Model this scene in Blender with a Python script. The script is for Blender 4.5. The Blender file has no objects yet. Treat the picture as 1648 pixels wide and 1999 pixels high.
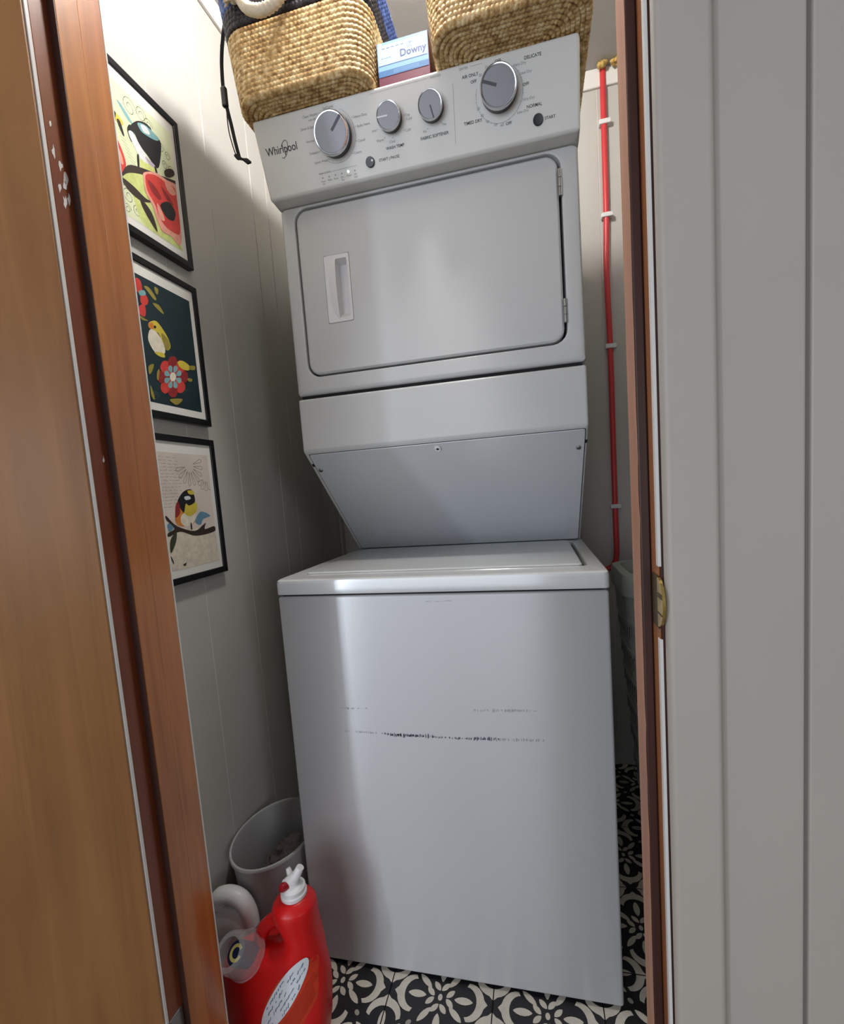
import bpy, bmesh, math, random
from mathutils import Vector, Matrix
random.seed(7)
PI = math.pi
scn = bpy.context.scene
COL = scn.collection

# ------------------------------------------------------------------ camera
FPX = 893.03
cam_d = bpy.data.cameras.new('camera')
cam = bpy.data.objects.new('camera', cam_d)
COL.objects.link(cam)
cam_d.sensor_fit = 'HORIZONTAL'
cam_d.sensor_width = 36.0
cam_d.lens = FPX / 1648.0 * 36.0
cam_d.shift_x = -21.47 / 1648.0
cam_d.shift_y = 40.69 / 1648.0
cam_d.clip_start = 0.01
CR = [[0.9741432, -0.2204349, 0.0495316], [0.2143818, 0.9710562, 0.1053102], [-0.0713120, -0.0919685, 0.9932051]]
cam.matrix_world = Matrix(((CR[0][0], CR[0][2], -CR[0][1], 0.5643), (CR[1][0], CR[1][2], -CR[1][1], -0.8927),
                           (CR[2][0], CR[2][2], -CR[2][1], 1.0829), (0, 0, 0, 1)))
scn.camera = cam

# ------------------------------------------------------------------ world, lights, exposure
wd = bpy.data.worlds.new('world'); scn.world = wd; wd.use_nodes = True
wd.node_tree.nodes['Background'].inputs[0].default_value = (0.75, 0.87, 1.0, 1)
wd.node_tree.nodes['Background'].inputs[1].default_value = 0.12

def area_light(name, loc, rot, sx, sy, power, color):
    d = bpy.data.lights.new(name, 'AREA'); d.shape = 'RECTANGLE'; d.size = sx; d.size_y = sy
    d.energy = power; d.color = color
    o = bpy.data.objects.new(name, d); COL.objects.link(o); o.location = loc; o.rotation_euler = rot
    return o
# daylight through the hall's curtained window, its curtain gap, and a side window
area_light('daylight_sheer', (-0.36, -3.29, 1.20), (PI/2, 0, 0), 1.90, 1.85, 46.0, (0.84, 0.90, 1.0))
area_light('daylight_gap', (-1.45, -3.29, 1.20), (PI/2, 0, 0), 0.16, 1.85, 30.0, (0.80, 0.88, 1.0))
area_light('daylight_side', (2.57, -2.35, 1.35), (PI/2, 0, PI/2), 0.70, 1.1, 15.0, (0.88, 0.93, 1.0))
# the closet's ceiling bulb
bd = bpy.data.lights.new('ceiling_bulb', 'POINT'); bd.energy = 38.0; bd.shadow_soft_size = 0.06; bd.color = (1.0, 0.97, 0.93)
bo = bpy.data.objects.new('ceiling_bulb', bd); COL.objects.link(bo); bo.location = (0.35, -0.035, 2.385)
scn.view_settings.view_transform = 'Standard'
scn.view_settings.look = 'None'
scn.view_settings.exposure = -0.15
scn.view_settings.gamma = 1.0
scn.view_settings.use_curve_mapping = False

# ------------------------------------------------------------------ helpers
def lin(c):
    return tuple(((v/255)/12.92 if v/255 <= 0.04045 else ((v/255+0.055)/1.055)**2.4) for v in c)

def mat(name, rgb, rough=0.5, metal=0.0, coat=0.0, bump=0.0, bscale=200.0, vary=0.0, vscale=6.0, trans=0.0, ior=1.45, alpha=1.0):
    m = bpy.data.materials.new(name); m.use_nodes = True
    nt = m.node_tree; b = nt.nodes['Principled BSDF']
    c = lin(rgb)
    b.inputs['Base Color'].default_value = (*c, 1)
    b.inputs['Roughness'].default_value = rough
    b.inputs['Metallic'].default_value = metal
    b.inputs['Coat Weight'].default_value = coat
    b.inputs['Coat Roughness'].default_value = 0.12
    b.inputs['Transmission Weight'].default_value = trans
    b.inputs['IOR'].default_value = ior
    b.inputs['Alpha'].default_value = alpha
    tc = nt.nodes.new('ShaderNodeTexCoord')
    if vary > 0:
        n = nt.nodes.new('ShaderNodeTexNoise'); n.inputs['Scale'].default_value = vscale; n.inputs['Detail'].default_value = 5
        nt.links.new(tc.outputs['Object'], n.inputs['Vector'])
        r = nt.nodes.new('ShaderNodeValToRGB')
        r.color_ramp.elements[0].position = 0.3; r.color_ramp.elements[1].position = 0.7
        r.color_ramp.elements[0].color = (*[v*(1-vary) for v in c], 1)
        r.color_ramp.elements[1].color = (*[min(1, v*(1+vary)) for v in c], 1)
        nt.links.new(n.outputs['Fac'], r.inputs['Fac']); nt.links.new(r.outputs['Color'], b.inputs['Base Color'])
    if bump > 0:
        n2 = nt.nodes.new('ShaderNodeTexNoise'); n2.inputs['Scale'].default_value = bscale; n2.inputs['Detail'].default_value = 3
        nt.links.new(tc.outputs['Object'], n2.inputs['Vector'])
        bp = nt.nodes.new('ShaderNodeBump'); bp.inputs['Strength'].default_value = bump; bp.inputs['Distance'].default_value = 0.002
        nt.links.new(n2.outputs['Fac'], bp.inputs['Height']); nt.links.new(bp.outputs['Normal'], b.inputs['Normal'])
    return m

def wood(name, dark, light, rough=0.35, grain=(28, 28, 1.6), coat=0.3, bump=0.15, contrast=(0.3, 0.72)):
    m = bpy.data.materials.new(name); m.use_nodes = True
    nt = m.node_tree; b = nt.nodes['Principled BSDF']
    tc = nt.nodes.new('ShaderNodeTexCoord'); mp = nt.nodes.new('ShaderNodeMapping')
    mp.inputs['Scale'].default_value = grain
    nt.links.new(tc.outputs['Object'], mp.inputs['Vector'])
    n = nt.nodes.new('ShaderNodeTexNoise'); n.inputs['Scale'].default_value = 1.0; n.inputs['Detail'].default_value = 7
    n.inputs['Roughness'].default_value = 0.6; n.inputs['Distortion'].default_value = 1.2
    nt.links.new(mp.outputs['Vector'], n.inputs['Vector'])
    n1 = nt.nodes.new('ShaderNodeTexNoise'); n1.inputs['Scale'].default_value = 2.2; n1.inputs['Detail'].default_value = 3
    nt.links.new(tc.outputs['Object'], n1.inputs['Vector'])
    ad = nt.nodes.new('ShaderNodeMix'); ad.data_type = 'FLOAT'; ad.inputs[0].default_value = 0.42
    nt.links.new(n.outputs['Fac'], ad.inputs[2]); nt.links.new(n1.outputs['Fac'], ad.inputs[3])
    r = nt.nodes.new('ShaderNodeValToRGB')
    r.color_ramp.elements[0].position = contrast[0]; r.color_ramp.elements[1].position = contrast[1]
    r.color_ramp.elements[0].color = (*lin(dark), 1); r.color_ramp.elements[1].color = (*lin(light), 1)
    nt.links.new(ad.outputs[0], r.inputs['Fac']); nt.links.new(r.outputs['Color'], b.inputs['Base Color'])
    b.inputs['Roughness'].default_value = rough; b.inputs['Coat Weight'].default_value = coat; b.inputs['Coat Roughness'].default_value = 0.25
    bp = nt.nodes.new('ShaderNodeBump'); bp.inputs['Strength'].default_value = bump; bp.inputs['Distance'].default_value = 0.003
    nt.links.new(n.outputs['Fac'], bp.inputs['Height']); nt.links.new(bp.outputs['Normal'], b.inputs['Normal'])
    return m

def meta(o, label=None, cat=None, group=None, kind=None):
    if label: o['label'] = label
    if cat: o['category'] = cat
    if group: o['group'] = group
    if kind: o['kind'] = kind
    return o

def obj(name, me, m, parent=None, smooth=False):
    """link a bmesh or a (verts, faces) pair as one mesh object"""
    if isinstance(me, bmesh.types.BMesh):
        bmesh.ops.recalc_face_normals(me, faces=me.faces[:])
        d = bpy.data.meshes.new(name); me.to_mesh(d); me.free()
    elif isinstance(me, tuple):
        d = bpy.data.meshes.new(name); d.from_pydata(me[0], [], me[1]); d.update()
    else:
        d = me
    o = bpy.data.objects.new(name, d); COL.objects.link(o)
    for mm in (m if isinstance(m, (list, tuple)) else [m]): d.materials.append(mm)
    if smooth:
        d.polygons.foreach_set('use_smooth', [True]*len(d.polygons)); d.update()
        if smooth != 'all':
            d.set_sharp_from_angle(angle=math.radians(smooth if smooth is not True else 40))
            wn = o.modifiers.new('weighted', 'WEIGHTED_NORMAL'); wn.keep_sharp = True; wn.weight = 80
    if parent is not None: o.parent = parent
    return o

def empty(name, loc=(0, 0, 0), label=None, cat=None, group=None):
    o = bpy.data.objects.new(name, None); COL.objects.link(o); o.location = loc; o.empty_display_size = 0.05
    meta(o, label, cat, group)
    return o

def keep(o, parent):
    """parent o without moving it (world coordinates meshes)"""
    o.parent = parent; o.matrix_parent_inverse = Matrix.Translation(-parent.location)
    return o

def box(bm, x0, x1, y0, y1, z0, z1, bev=0.0, seg=2):
    r = bmesh.ops.create_cube(bm, size=1.0)
    vs = r['verts']
    for v in vs:
        v.co = Vector(((x0+x1)/2 + v.co.x*(x1-x0), (y0+y1)/2 + v.co.y*(y1-y0), (z0+z1)/2 + v.co.z*(z1-z0)))
    if bev > 0:
        es = list({e for v in vs for e in v.link_edges})
        bmesh.ops.bevel(bm, geom=es, offset=bev, segments=seg, profile=0.5, affect='EDGES', clamp_overlap=True)
    return bm

def newbox(*a, **k): return box(bmesh.new(), *a, **k)

def prism(bm, prof, x0, x1, bev=0.0, seg=2):
    """profile [(y,z)] extruded along x"""
    a = [bm.verts.new((x0, y, z)) for y, z in prof]; b = [bm.verts.new((x1, y, z)) for y, z in prof]
    n = len(prof); fs = [bm.faces.new(a), bm.faces.new(b[::-1])]
    for i in range(n): fs.append(bm.faces.new((a[i], b[i], b[(i+1) % n], a[(i+1) % n])))
    if bev > 0:
        es = list({e for f in fs for e in f.edges})
        bmesh.ops.bevel(bm, geom=es, offset=bev, segments=seg, profile=0.5, affect='EDGES', clamp_overlap=True)
    return bm

def rrect(x0, x1, y0, y1, r, n=6):
    """closed rounded rectangle, counter-clockwise"""
    pts = []
    for cx, cy, a0 in ((x1-r, y1-r, 0), (x0+r, y1-r, PI/2), (x0+r, y0+r, PI), (x1-r, y0+r, 1.5*PI)):
        for i in range(n+1):
            a = a0 + PI/2*i/n
            pts.append((cx + r*math.cos(a), cy + r*math.sin(a)))
    return pts

def loft(loops, cap0=True, cap1=True, bm=None):
    bm = bm or bmesh.new()
    L = [[bm.verts.new(p) for p in lp] for lp in loops]
    n = len(L[0])
    for a, b in zip(L, L[1:]):
        for i in range(n): bm.faces.new((a[i], a[(i+1) % n], b[(i+1) % n], b[i]))
    if cap0: bm.faces.new(L[0][::-1])
    if cap1: bm.faces.new(L[-1])
    return bm

class Frame:
    """a local plane: origin o, axes u (right), v (up), n (towards the viewer)"""
    def __init__(s, o, u, v):
        s.o = Vector(o); s.u = Vector(u).normalized(); s.v = Vector(v).normalized(); s.n = s.u.cross(s.v).normalized()
    def __call__(s, a, b, c=0.0): return s.o + s.u*a + s.v*b + s.n*c
    def loop(s, pts, c): return [s(a, b, c) for a, b in pts]
    def matrix(s):
        m = Matrix((s.u, s.v, s.n)).transposed().to_4x4(); m.translation = s.o
        return m

def lathe(F, prof, n=32, cap0=True, cap1=True, bm=None, a=0, b=0):
    """prof [(radius, height)] round the n axis of frame F at (a,b)"""
    return loft([[F(a + r*math.cos(2*PI*i/n), b + r*math.sin(2*PI*i/n), h) for i in range(n)] for r, h in prof], cap0, cap1, bm)

def tube(path, rad, n=10, cap=True, bm=None, twist=None):
    """tube along path; rad a number or list; twist=(lobes, depth, turns per metre) makes a rope"""
    bm = bm or bmesh.new()
    P = [Vector(p) for p in path]; T = []
    for i in range(len(P)):
        T.append((P[min(i+1, len(P)-1)] - P[max(i-1, 0)]).normalized())
    up = Vector((0, 0, 1)) if abs(T[0].z) < 0.9 else Vector((1, 0, 0))
    nrm = T[0].cross(up).normalized(); loops = []; s = 0
    for i, p in enumerate(P):
        if i: s += (P[i]-P[i-1]).length; nrm = (nrm - T[i]*nrm.dot(T[i])).normalized()
        bi = T[i].cross(nrm); r = rad[i] if isinstance(rad, (list, tuple)) else rad
        lp = []
        for k in range(n):
            a = 2*PI*k/n; rr = r
            if twist: rr = r*(1 - twist[1] + twist[1]*abs(math.cos(twist[0]/2*(a - 2*PI*twist[2]*s)))*1.6)
            lp.append(p + nrm*math.cos(a)*rr + bi*math.sin(a)*rr)
        loops.append(lp)
    return loft(loops, cap, cap, bm)

def smooth_path(pts, k=8):
    """Catmull-Rom through pts"""
    P = [Vector(p) for p in pts]; P = [P[0]*2-P[1]] + P + [P[-1]*2-P[-2]]; out = []
    for i in range(1, len(P)-2):
        for j in range(k):
            t = j/k; a, b, c, d = P[i-1:i+3]
            out.append(0.5*((2*b) + (c-a)*t + (2*a-5*b+4*c-d)*t*t + (3*b-a-3*c+d)*t**3))
    out.append(P[-2]); return out

def text_bm(bm, s, F, a, b, size, c=0.0004, align='LEFT', bold=0.0, slant=0.0, sx=1.0):
    """flat lettering laid on plane F with its baseline at (a,b)"""
    cu = bpy.data.curves.new('t', 'FONT'); cu.body = s; cu.size = size; cu.align_x = align; cu.offset = bold; cu.resolution_u = 3
    cu.shear = slant
    o = bpy.data.objects.new('t', cu); COL.objects.link(o)
    dg = bpy.context.evaluated_depsgraph_get()
    me = bpy.data.meshes.new_from_object(o.evaluated_get(dg))
    me.transform(Matrix.Diagonal((sx, 1, 1, 1))); me.transform(Matrix.Translation((a, b, c))); me.transform(F.matrix())
    bm.from_mesh(me)
    bpy.data.meshes.remove(me); bpy.data.objects.remove(o); bpy.data.curves.remove(cu)
    return bm

def poly(bm, pts, mi=0):
    f = bm.faces.new([bm.verts.new(p) for p in pts]); f.material_index = mi
    return f

def stroke(bm, F, pts, w, c, mi=0):
    """thin flat ribbon along 2-D pts on plane F"""
    for i in range(len(pts)-1):
        (a, b), (d, e) = pts[i], pts[i+1]
        l = math.hypot(d-a, e-b) or 1; px, py = -(e-b)/l*w/2, (d-a)/l*w/2
        poly(bm, [F(a+px, b+py, c), F(a-px, b-py, c), F(d-px, e-py, c), F(d+px, e+py, c)], mi)

# ------------------------------------------------------------------ materials
M = {}
M['wall'] = mat('wall_paint', (178, 171, 161), 0.5, bump=0.12, bscale=90, vary=0.02)
M['closet_wall'] = mat('closet_paint', (190, 188, 182), 0.4, bump=0.08, bscale=120, vary=0.02)
M['caulk'] = mat('groove_paint', (214, 213, 209), 0.6)
M['groove'] = mat('groove_shadow_paint', (120, 116, 110), 0.7)
M['hall_wall'] = mat('hall_paint', (128, 122, 114), 0.6, bump=0.1, bscale=90)
M['ceiling'] = mat('ceiling_paint', (176, 175, 173), 0.8, bump=0.2, bscale=60)
M['white_trim'] = mat('white_trim', (222, 220, 216), 0.45, bump=0.1, bscale=60)
M['door'] = wood('door_veneer', (128, 82, 42), (184, 132, 80), 0.42, (22, 22, 1.1), 0.25, 0.25, (0.25, 0.8))
M['jamb'] = wood('jamb_wood', (142, 78, 30), (200, 128, 62), 0.3, (34, 34, 2.0), 0.8, 0.06)
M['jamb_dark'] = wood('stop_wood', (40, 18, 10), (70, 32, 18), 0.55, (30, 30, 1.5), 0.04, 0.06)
M['rabbet'] = wood('rabbet_wood', (98, 42, 18), (140, 70, 32), 0.3, (30, 30, 1.5), 0.5, 0.05)
M['raw_wood'] = wood('worn_wood', (160, 112, 88), (198, 150, 120), 0.6, (40, 40, 2.5), 0.0, 0.2)
M['hall_floor'] = wood('hall_floor_wood', (120, 108, 96), (160, 148, 134), 0.18, (3, 30, 3), 0.2, 0.05)
def enamel(name, rgb, rough, aniso, ior, bump=0.03):
    m = mat(name, rgb, rough, bump=bump, bscale=260, ior=ior)
    nt = m.node_tree; b = nt.nodes['Principled BSDF']
    b.inputs['Anisotropic'].default_value = aniso
    tg = nt.nodes.new('ShaderNodeCombineXYZ'); tg.inputs[2].default_value = 1.0     # rolling direction: upright
    nt.links.new(tg.outputs['Vector'], b.inputs['Tangent'])
    return m
# rolled sheet enamel: streaks reflections along the vertical
M['enamel'] = enamel('white_enamel', (180, 180, 180), 0.32, 1.0, 2.4)
M['enamel_dryer'] = enamel('dryer_enamel', (196, 196, 195), 0.42, 0.9, 1.62)
M['enamel_top'] = mat('white_enamel_top', (204, 206, 206), 0.16, bump=0.02, bscale=260, ior=1.9)
M['enamel_panel'] = mat('panel_enamel', (192, 195, 199), 0.34, bump=0.04, bscale=240, ior=1.9)
M['console'] = mat('console_plastic', (216, 216, 212), 0.38, bump=0.03, bscale=400)
M['dark_gap'] = mat('dark_gap', (22, 22, 24), 0.8)  # near-black standing in for the shade inside gaps; the feet use it too
M['chrome'] = mat('chrome', (215, 216, 220), 0.16, metal=1.0)
M['knob_face'] = mat('knob_grey', (128, 129, 133), 0.42, metal=0.35)
M['knob_side'] = mat('knob_dark', (40, 42, 48), 0.35)
M['print_dark'] = mat('print_dark', (70, 72, 76), 0.6)
M['print_black'] = mat('print_black', (42, 42, 46), 0.5)
M['print_grey'] = mat('print_grey', (140, 142, 142), 0.6)
M['pointer_light'] = mat('pointer_light', (225, 228, 230), 0.4)
M['pointer_dark'] = mat('pointer_dark', (72, 74, 80), 0.5)
M['button'] = mat('button_black', (18, 20, 24), 0.25)
M['hinge'] = mat('hinge_steel', (176, 178, 178), 0.25, metal=0.9)
M['scuff'] = mat('scuff_mark', (92, 92, 104), 0.7)
M['scuff_soft'] = mat('scuff_faint', (164, 164, 172), 0.7)
led = bpy.data.materials.new('lit_indicator'); led.use_nodes = True
lb = led.node_tree.nodes['Principled BSDF']; lb.inputs['Emission Color'].default_value = (0.75, 1.0, 0.8, 1); lb.inputs['Emission Strength'].default_value = 4
M['led'] = led
M['tile_dark'] = mat('tile_charcoal', (34, 33, 36), 0.38, vary=0.15, vscale=30, bump=0.05, bscale=200)
M['tile_cream'] = mat('tile_cream', (206, 200, 186), 0.42, vary=0.08, vscale=60)
M['grout'] = mat('grout', (24, 23, 24), 0.8)
M['frame_black'] = mat('frame_black', (17, 17, 20), 0.35)
M['mat_board'] = mat('mat_board', (224, 222, 216), 0.8)
M['straw'] = None
M['rope'] = mat('cotton_rope', (222, 212, 192), 0.9, bump=0.5, bscale=500, vary=0.06, vscale=120)
M['cloth_black'] = mat('black_webbing', (20, 21, 24), 0.7, bump=0.3, bscale=900)
M['pipe'] = mat('red_pipe', (206, 62, 66), 0.35, vary=0.04, vscale=8)
M['clip'] = mat('white_clip', (226, 226, 226), 0.4)
M['foam'] = mat('yellow_foam', (192, 160, 92), 0.9, bump=0.6, bscale=160, vary=0.3, vscale=90)
M['bin'] = mat('grey_bin_plastic', (176, 176, 178), 0.42, bump=0.03, bscale=200)
M['lint'] = mat('grey_lint', (138, 128, 124), 1.0, bump=1.0, bscale=300, vary=0.35, vscale=70)
M['red_plastic'] = mat('red_plastic', (200, 18, 18), 0.36, bump=0.03, bscale=300)
M['white_plastic'] = mat('white_plastic', (224, 222, 222), 0.35)
M['button_red'] = mat('red_button', (150, 18, 30), 0.35)
M['navy'] = mat('navy_cap', (22, 32, 66), 0.35)
M['yellow_print'] = mat('yellow_print', (206, 192, 108), 0.5)
M['clear'] = mat('clear_plastic', (236, 238, 240), 0.15, trans=0.0, alpha=0.15)
M['label_white'] = mat('label_white', (214, 218, 222), 0.45)
M['label_orange'] = mat('label_orange', (190, 52, 24), 0.42)
M['label_dark'] = mat('label_darkred', (120, 22, 20), 0.45)
M['label_ink'] = mat('label_ink', (112, 122, 140), 0.6)
M['hamper_dark'] = mat('hamper_recess', (112, 118, 112), 0.7)
M['hamper'] = mat('grey_green_plastic', (172, 178, 170), 0.5)
M['brass'] = mat('aged_brass', (190, 160, 92), 0.3, metal=0.85, vary=0.25, vscale=120)
M['brass_dark'] = mat('dark_brass', (84, 66, 36), 0.45, metal=0.7)
M['box_blue'] = mat('box_pale_blue', (116, 158, 204), 0.4)
M['box_sky'] = mat('box_sky', (160, 190, 220), 0.4)
M['box_deep'] = mat('box_deep_blue', (48, 100, 150), 0.4)
M['box_plum'] = mat('box_plum', (92, 22, 52), 0.4)
M['box_ink'] = mat('box_ink', (44, 56, 112), 0.5)

def straw_mat(name, a, b, c):
    m = bpy.data.materials.new(name); m.use_nodes = True; nt = m.node_tree; bs = nt.nodes['Principled BSDF']
    tc = nt.nodes.new('ShaderNodeTexCoord')
    n = nt.nodes.new('ShaderNodeTexNoise'); n.inputs['Scale'].default_value = 95; n.inputs['Detail'].default_value = 4
    nt.links.new(tc.outputs['Object'], n.inputs['Vector'])
    r = nt.nodes.new('ShaderNodeValToRGB'); e = r.color_ramp.elements
    e[0].position = 0.32; e[0].color = (*lin(a), 1); e[1].position = 0.7; e[1].color = (*lin(c), 1)
    x = e.new(0.5); x.color = (*lin(b), 1)
    nt.links.new(n.outputs['Fac'], r.inputs['Fac']); nt.links.new(r.outputs['Color'], bs.inputs['Base Color'])
    bs.inputs['Roughness'].default_value = 0.55
    n2 = nt.nodes.new('ShaderNodeTexNoise'); n2.inputs['Scale'].default_value = 420
    nt.links.new(tc.outputs['Object'], n2.inputs['Vector'])
    bp = nt.nodes.new('ShaderNodeBump'); bp.inputs['Strength'].default_value = 0.4; bp.inputs['Distance'].default_value = 0.002
    nt.links.new(n2.outputs['Fac'], bp.inputs['Height']); nt.links.new(bp.outputs['Normal'], bs.inputs['Normal'])
    return m
M['straw'] = straw_mat('straw', (146, 108, 58), (198, 164, 108), (236, 214, 168))
M['straw_black'] = straw_mat('straw_black', (18, 17, 22), (34, 32, 40), (60, 54, 62))
M['straw_blue'] = straw_mat('straw_blue', (38, 58, 112), (58, 84, 146), (96, 124, 186))

# ------------------------------------------------------------------ setting
XL, YB, ZF, ZC = -0.2181, 0.8694, -0.008, 2.436
YFI, YFO = -0.25, -0.37          # closet-side and hall-side faces of the door wall
JL, JR = -0.035, 0.69            # faces of the jambs
XR = 1.125                        # closet right wall

def struct(name, me, m, label, parent=None, **k):
    o = obj(name, me, m, parent, **k)
    o['kind'] = 'structure'; o['label'] = label
    return o

fl = struct('floor', newbox(-2.6, 2.6, -3.3, YB+0.1, ZF-0.12, ZF-0.004), M['grout'], 'dark floor under the charcoal and cream patterned tiles')
# hall boards: room side of the threshold (hidden from the lens but part of the place)
for i in range(24):
    y0 = -3.28 + i*0.121
    obj('floor_board', newbox(-2.5, 2.5, y0, y0+0.119, ZF-0.004, ZF, 0.001, 1), M['hall_floor'], fl)

# patterned tiles, flower in the middle and a quarter flower at every corner
P = 0.2262; TX, TY = 0.0854, -0.0338
def motif():
    """cream shapes of one flower, unit = tile size"""
    out = []
    def ell(cx, cy, a, b, rot, n=14, tip=0.0):
        q = []
        for i in range(n):
            t = 2*PI*i/n; x, y = a*math.cos(t), b*math.sin(t)*(1 - tip*abs(math.cos(t))**3)
            q.append((cx + x*math.cos(rot) - y*math.sin(rot), cy + x*math.sin(rot) + y*math.cos(rot)))
        return q
    out.append(ell(0, 0, 0.022, 0.03, 0))
    for k in range(4):
        r = k*PI/2
        def R(q): return [(x*math.cos(r) - y*math.sin(r), x*math.sin(r) + y*math.cos(r)) for x, y in q]
        out.append(R(ell(0.225, 0, 0.088, 0.033, 0, tip=0.45)))
        out.append(R(ell(0.095, 0.04, 0.05, 0.025, 0.75, tip=0.5))); out.append(R(ell(0.095, -0.04, 0.05, 0.025, -0.75, tip=0.5)))
        q = []                                           # crescent with a pointed back
        for i in range(15):
            t = -1.62 + 3.24*i/14; q.append((0.272 + 0.150*math.cos(t)*(1.0), 0.165*math.sin(t)))
        q[7] = (0.452, 0)
        for i in range(13):
            t = 1.50 - 3.0*i/12; q.append((0.238 + 0.110*math.cos(t), 0.130*math.sin(t)))
        out.append(('c', R(q)))
        d = r + PI/4
        out.append(ell(0.205*math.cos(d+0.13), 0.205*math.sin(d+0.13), 0.085, 0.028, d+0.1, tip=0.5))
        out.append(ell(0.352*math.cos(d), 0.352*math.sin(d), 0.026, 0.020, d))
    return out
pb = bmesh.new()
for (ox, oy) in ((0, 0), (.5, .5), (-.5, .5), (.5, -.5), (-.5, -.5)):
    for q in motif():
        pts = q[1] if q[0] == 'c' else q
        if q[0] == 'c':
            n1 = 15; A, B = pts[:15], pts[15:][::-1]
            for i in range(14):
                j0, j1 = min(12, round(i*12/14)), min(12, round((i+1)*12/14))
                f = [A[i], A[i+1], B[j1]] + ([B[j0]] if j1 != j0 else [])
                poly(pb, [((x+ox)*P, (y+oy)*P, 0.0006) for x, y in f])
        else:
            poly(pb, [((x+ox)*P, (y+oy)*P, 0.0006) for x, y in pts])
h = P/2 - 0.0012
def tile_meshes(x0, x1, y0, y1):
    """tile body and its printed pattern, cut to the given extent about the tile's centre"""
    q = pb.copy()
    for co, no in (((x1, 0, 0), (1, 0, 0)), ((x0, 0, 0), (-1, 0, 0)), ((0, y1, 0), (0, 1, 0)), ((0, y0, 0), (0, -1, 0))):
        bmesh.ops.bisect_plane(q, geom=q.verts[:]+q.edges[:]+q.faces[:], plane_co=co, plane_no=no, clear_outer=True)
    q.normal_update()
    for f in q.faces:
        if f.normal.z < 0: f.normal_flip()
    pm = bpy.data.meshes.new('printed_pattern'); q.to_mesh(pm); q.free(); pm.materials.append(M['tile_cream'])
    t = newbox(x0, x1, y0, y1, -0.004, 0, 0.0008, 1)
    tm = bpy.data.meshes.new('tile'); t.to_mesh(tm); t.free(); tm.materials.append(M['tile_dark'])
    return tm, pm
cache = {}
for i in range(-1, 6):
    for j in range(-1, 5):
        cx, cy = TX + i*P, TY + j*P
        e = tuple(round(v, 4) for v in (max(-h, XL+0.001-cx), min(h, XR-0.001-cx), max(-h, YFO-cy), min(h, YB-0.001-cy)))
        if e[1]-e[0] < 0.01 or e[3]-e[2] < 0.01: continue
        if e not in cache: cache[e] = tile_meshes(*e)
        t = bpy.data.objects.new('tile', cache[e][0]); COL.objects.link(t); t.parent = fl; t.location = (cx, cy, ZF)
        q = bpy.data.objects.new('printed_pattern', cache[e][1]); COL.objects.link(q); q.parent = t
pb.free()
# closet walls: backing slab plus the painted panelling boards
def panels_x(parent, x, ys, z0, z1, t, m, side):
    """boards standing on a wall in the plane x, facing side"""
    for a, b in zip(ys, ys[1:]):
        xa, xb = (x - t, x) if side > 0 else (x, x + t)
        obj('panel_board', newbox(xa, xb, a+0.0012, b-0.0012, z0, z1, 0.0008, 1), m, parent)
wl = struct('wall_left', newbox(XL-0.10, XL-0.0012, YFI, YB+0.1, ZF-0.02, ZC+0.02), M['caulk'], 'white panelled closet wall on the left, with three framed bird prints')
panels_x(wl, XL, [YFI, -0.17, 0.045, 0.228, 0.43, 0.515, 0.72, YB+0.006], ZF, ZC, 0.003, M['closet_wall'], 1)
wb = struct('wall_back', newbox(XL-0.10, XR+0.1, YB+0.0012, YB+0.1, ZF-0.02, ZC+0.02), M['caulk'], 'white panelled closet wall behind the washer, carrying the red pipe')
xs = [XL, 0.0, 0.22, 0.41, 0.62, 0.832, 1.03, XR]
for a, b in zip(xs, xs[1:]):
    obj('panel_board', newbox(a+0.0010, b-0.0010, YB, YB+0.003, ZF, ZC, 0.0008, 1), M['closet_wall'], wb)
struct('wall_right', newbox(XR, XR+0.1, YFI, YB+0.1, ZF-0.02, ZC+0.02), M['closet_wall'], 'plain closet wall on the right, beyond the hamper')
# door wall: two piers and a header
HD = 2.04
wf = struct('wall_front', newbox(JR+0.02, 2.6, YFO+0.004, YFI, ZF-0.02, ZC+0.02), M['groove'], 'grey panelled hall wall right of the door opening')
for a, b in ((JR+0.02, 0.828), (0.828, 1.03), (1.03, 1.24), (1.24, 1.6), (1.6, 2.6)):
    obj('panel_board', newbox(a+0.0022, b-0.0022, YFO, YFO+0.012, ZF, ZC, 0.002, 2), M['wall'], wf)
struct('wall_front_left', newbox(-2.6, JL-0.02, YFO, YFI, ZF-0.02, ZC+0.02), M['hall_wall'], 'hall wall left of the door opening, behind the open door')
struct('wall_front_header', newbox(JL-0.02, JR+0.02, YFO, YFI, HD+0.02, ZC+0.02), M['hall_wall'], 'wall above the door opening')
struct('ceiling', newbox(-2.7, 2.7, -3.4, YB+0.1, ZC, ZC+0.1), M['ceiling'], 'pale grey ceiling above the baskets')
struct('trim_1', newbox(XL, XL+0.010, YFI, YB, 2.378, ZC, 0.002, 1), M['white_trim'], 'flat white trim along the top of the left closet wall')
struct('trim_2', newbox(XL+0.010, XR, YB-0.010, YB, 2.378, ZC, 0.002, 1), M['white_trim'], 'flat white trim along the top of the back closet wall')
struct('trim_3', newbox(XL, XL+0.008, YB-0.030, YB-0.001, ZF, 2.378, 0.003, 2), M['closet_wall'], 'narrow corner batten where left and back walls meet')
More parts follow.
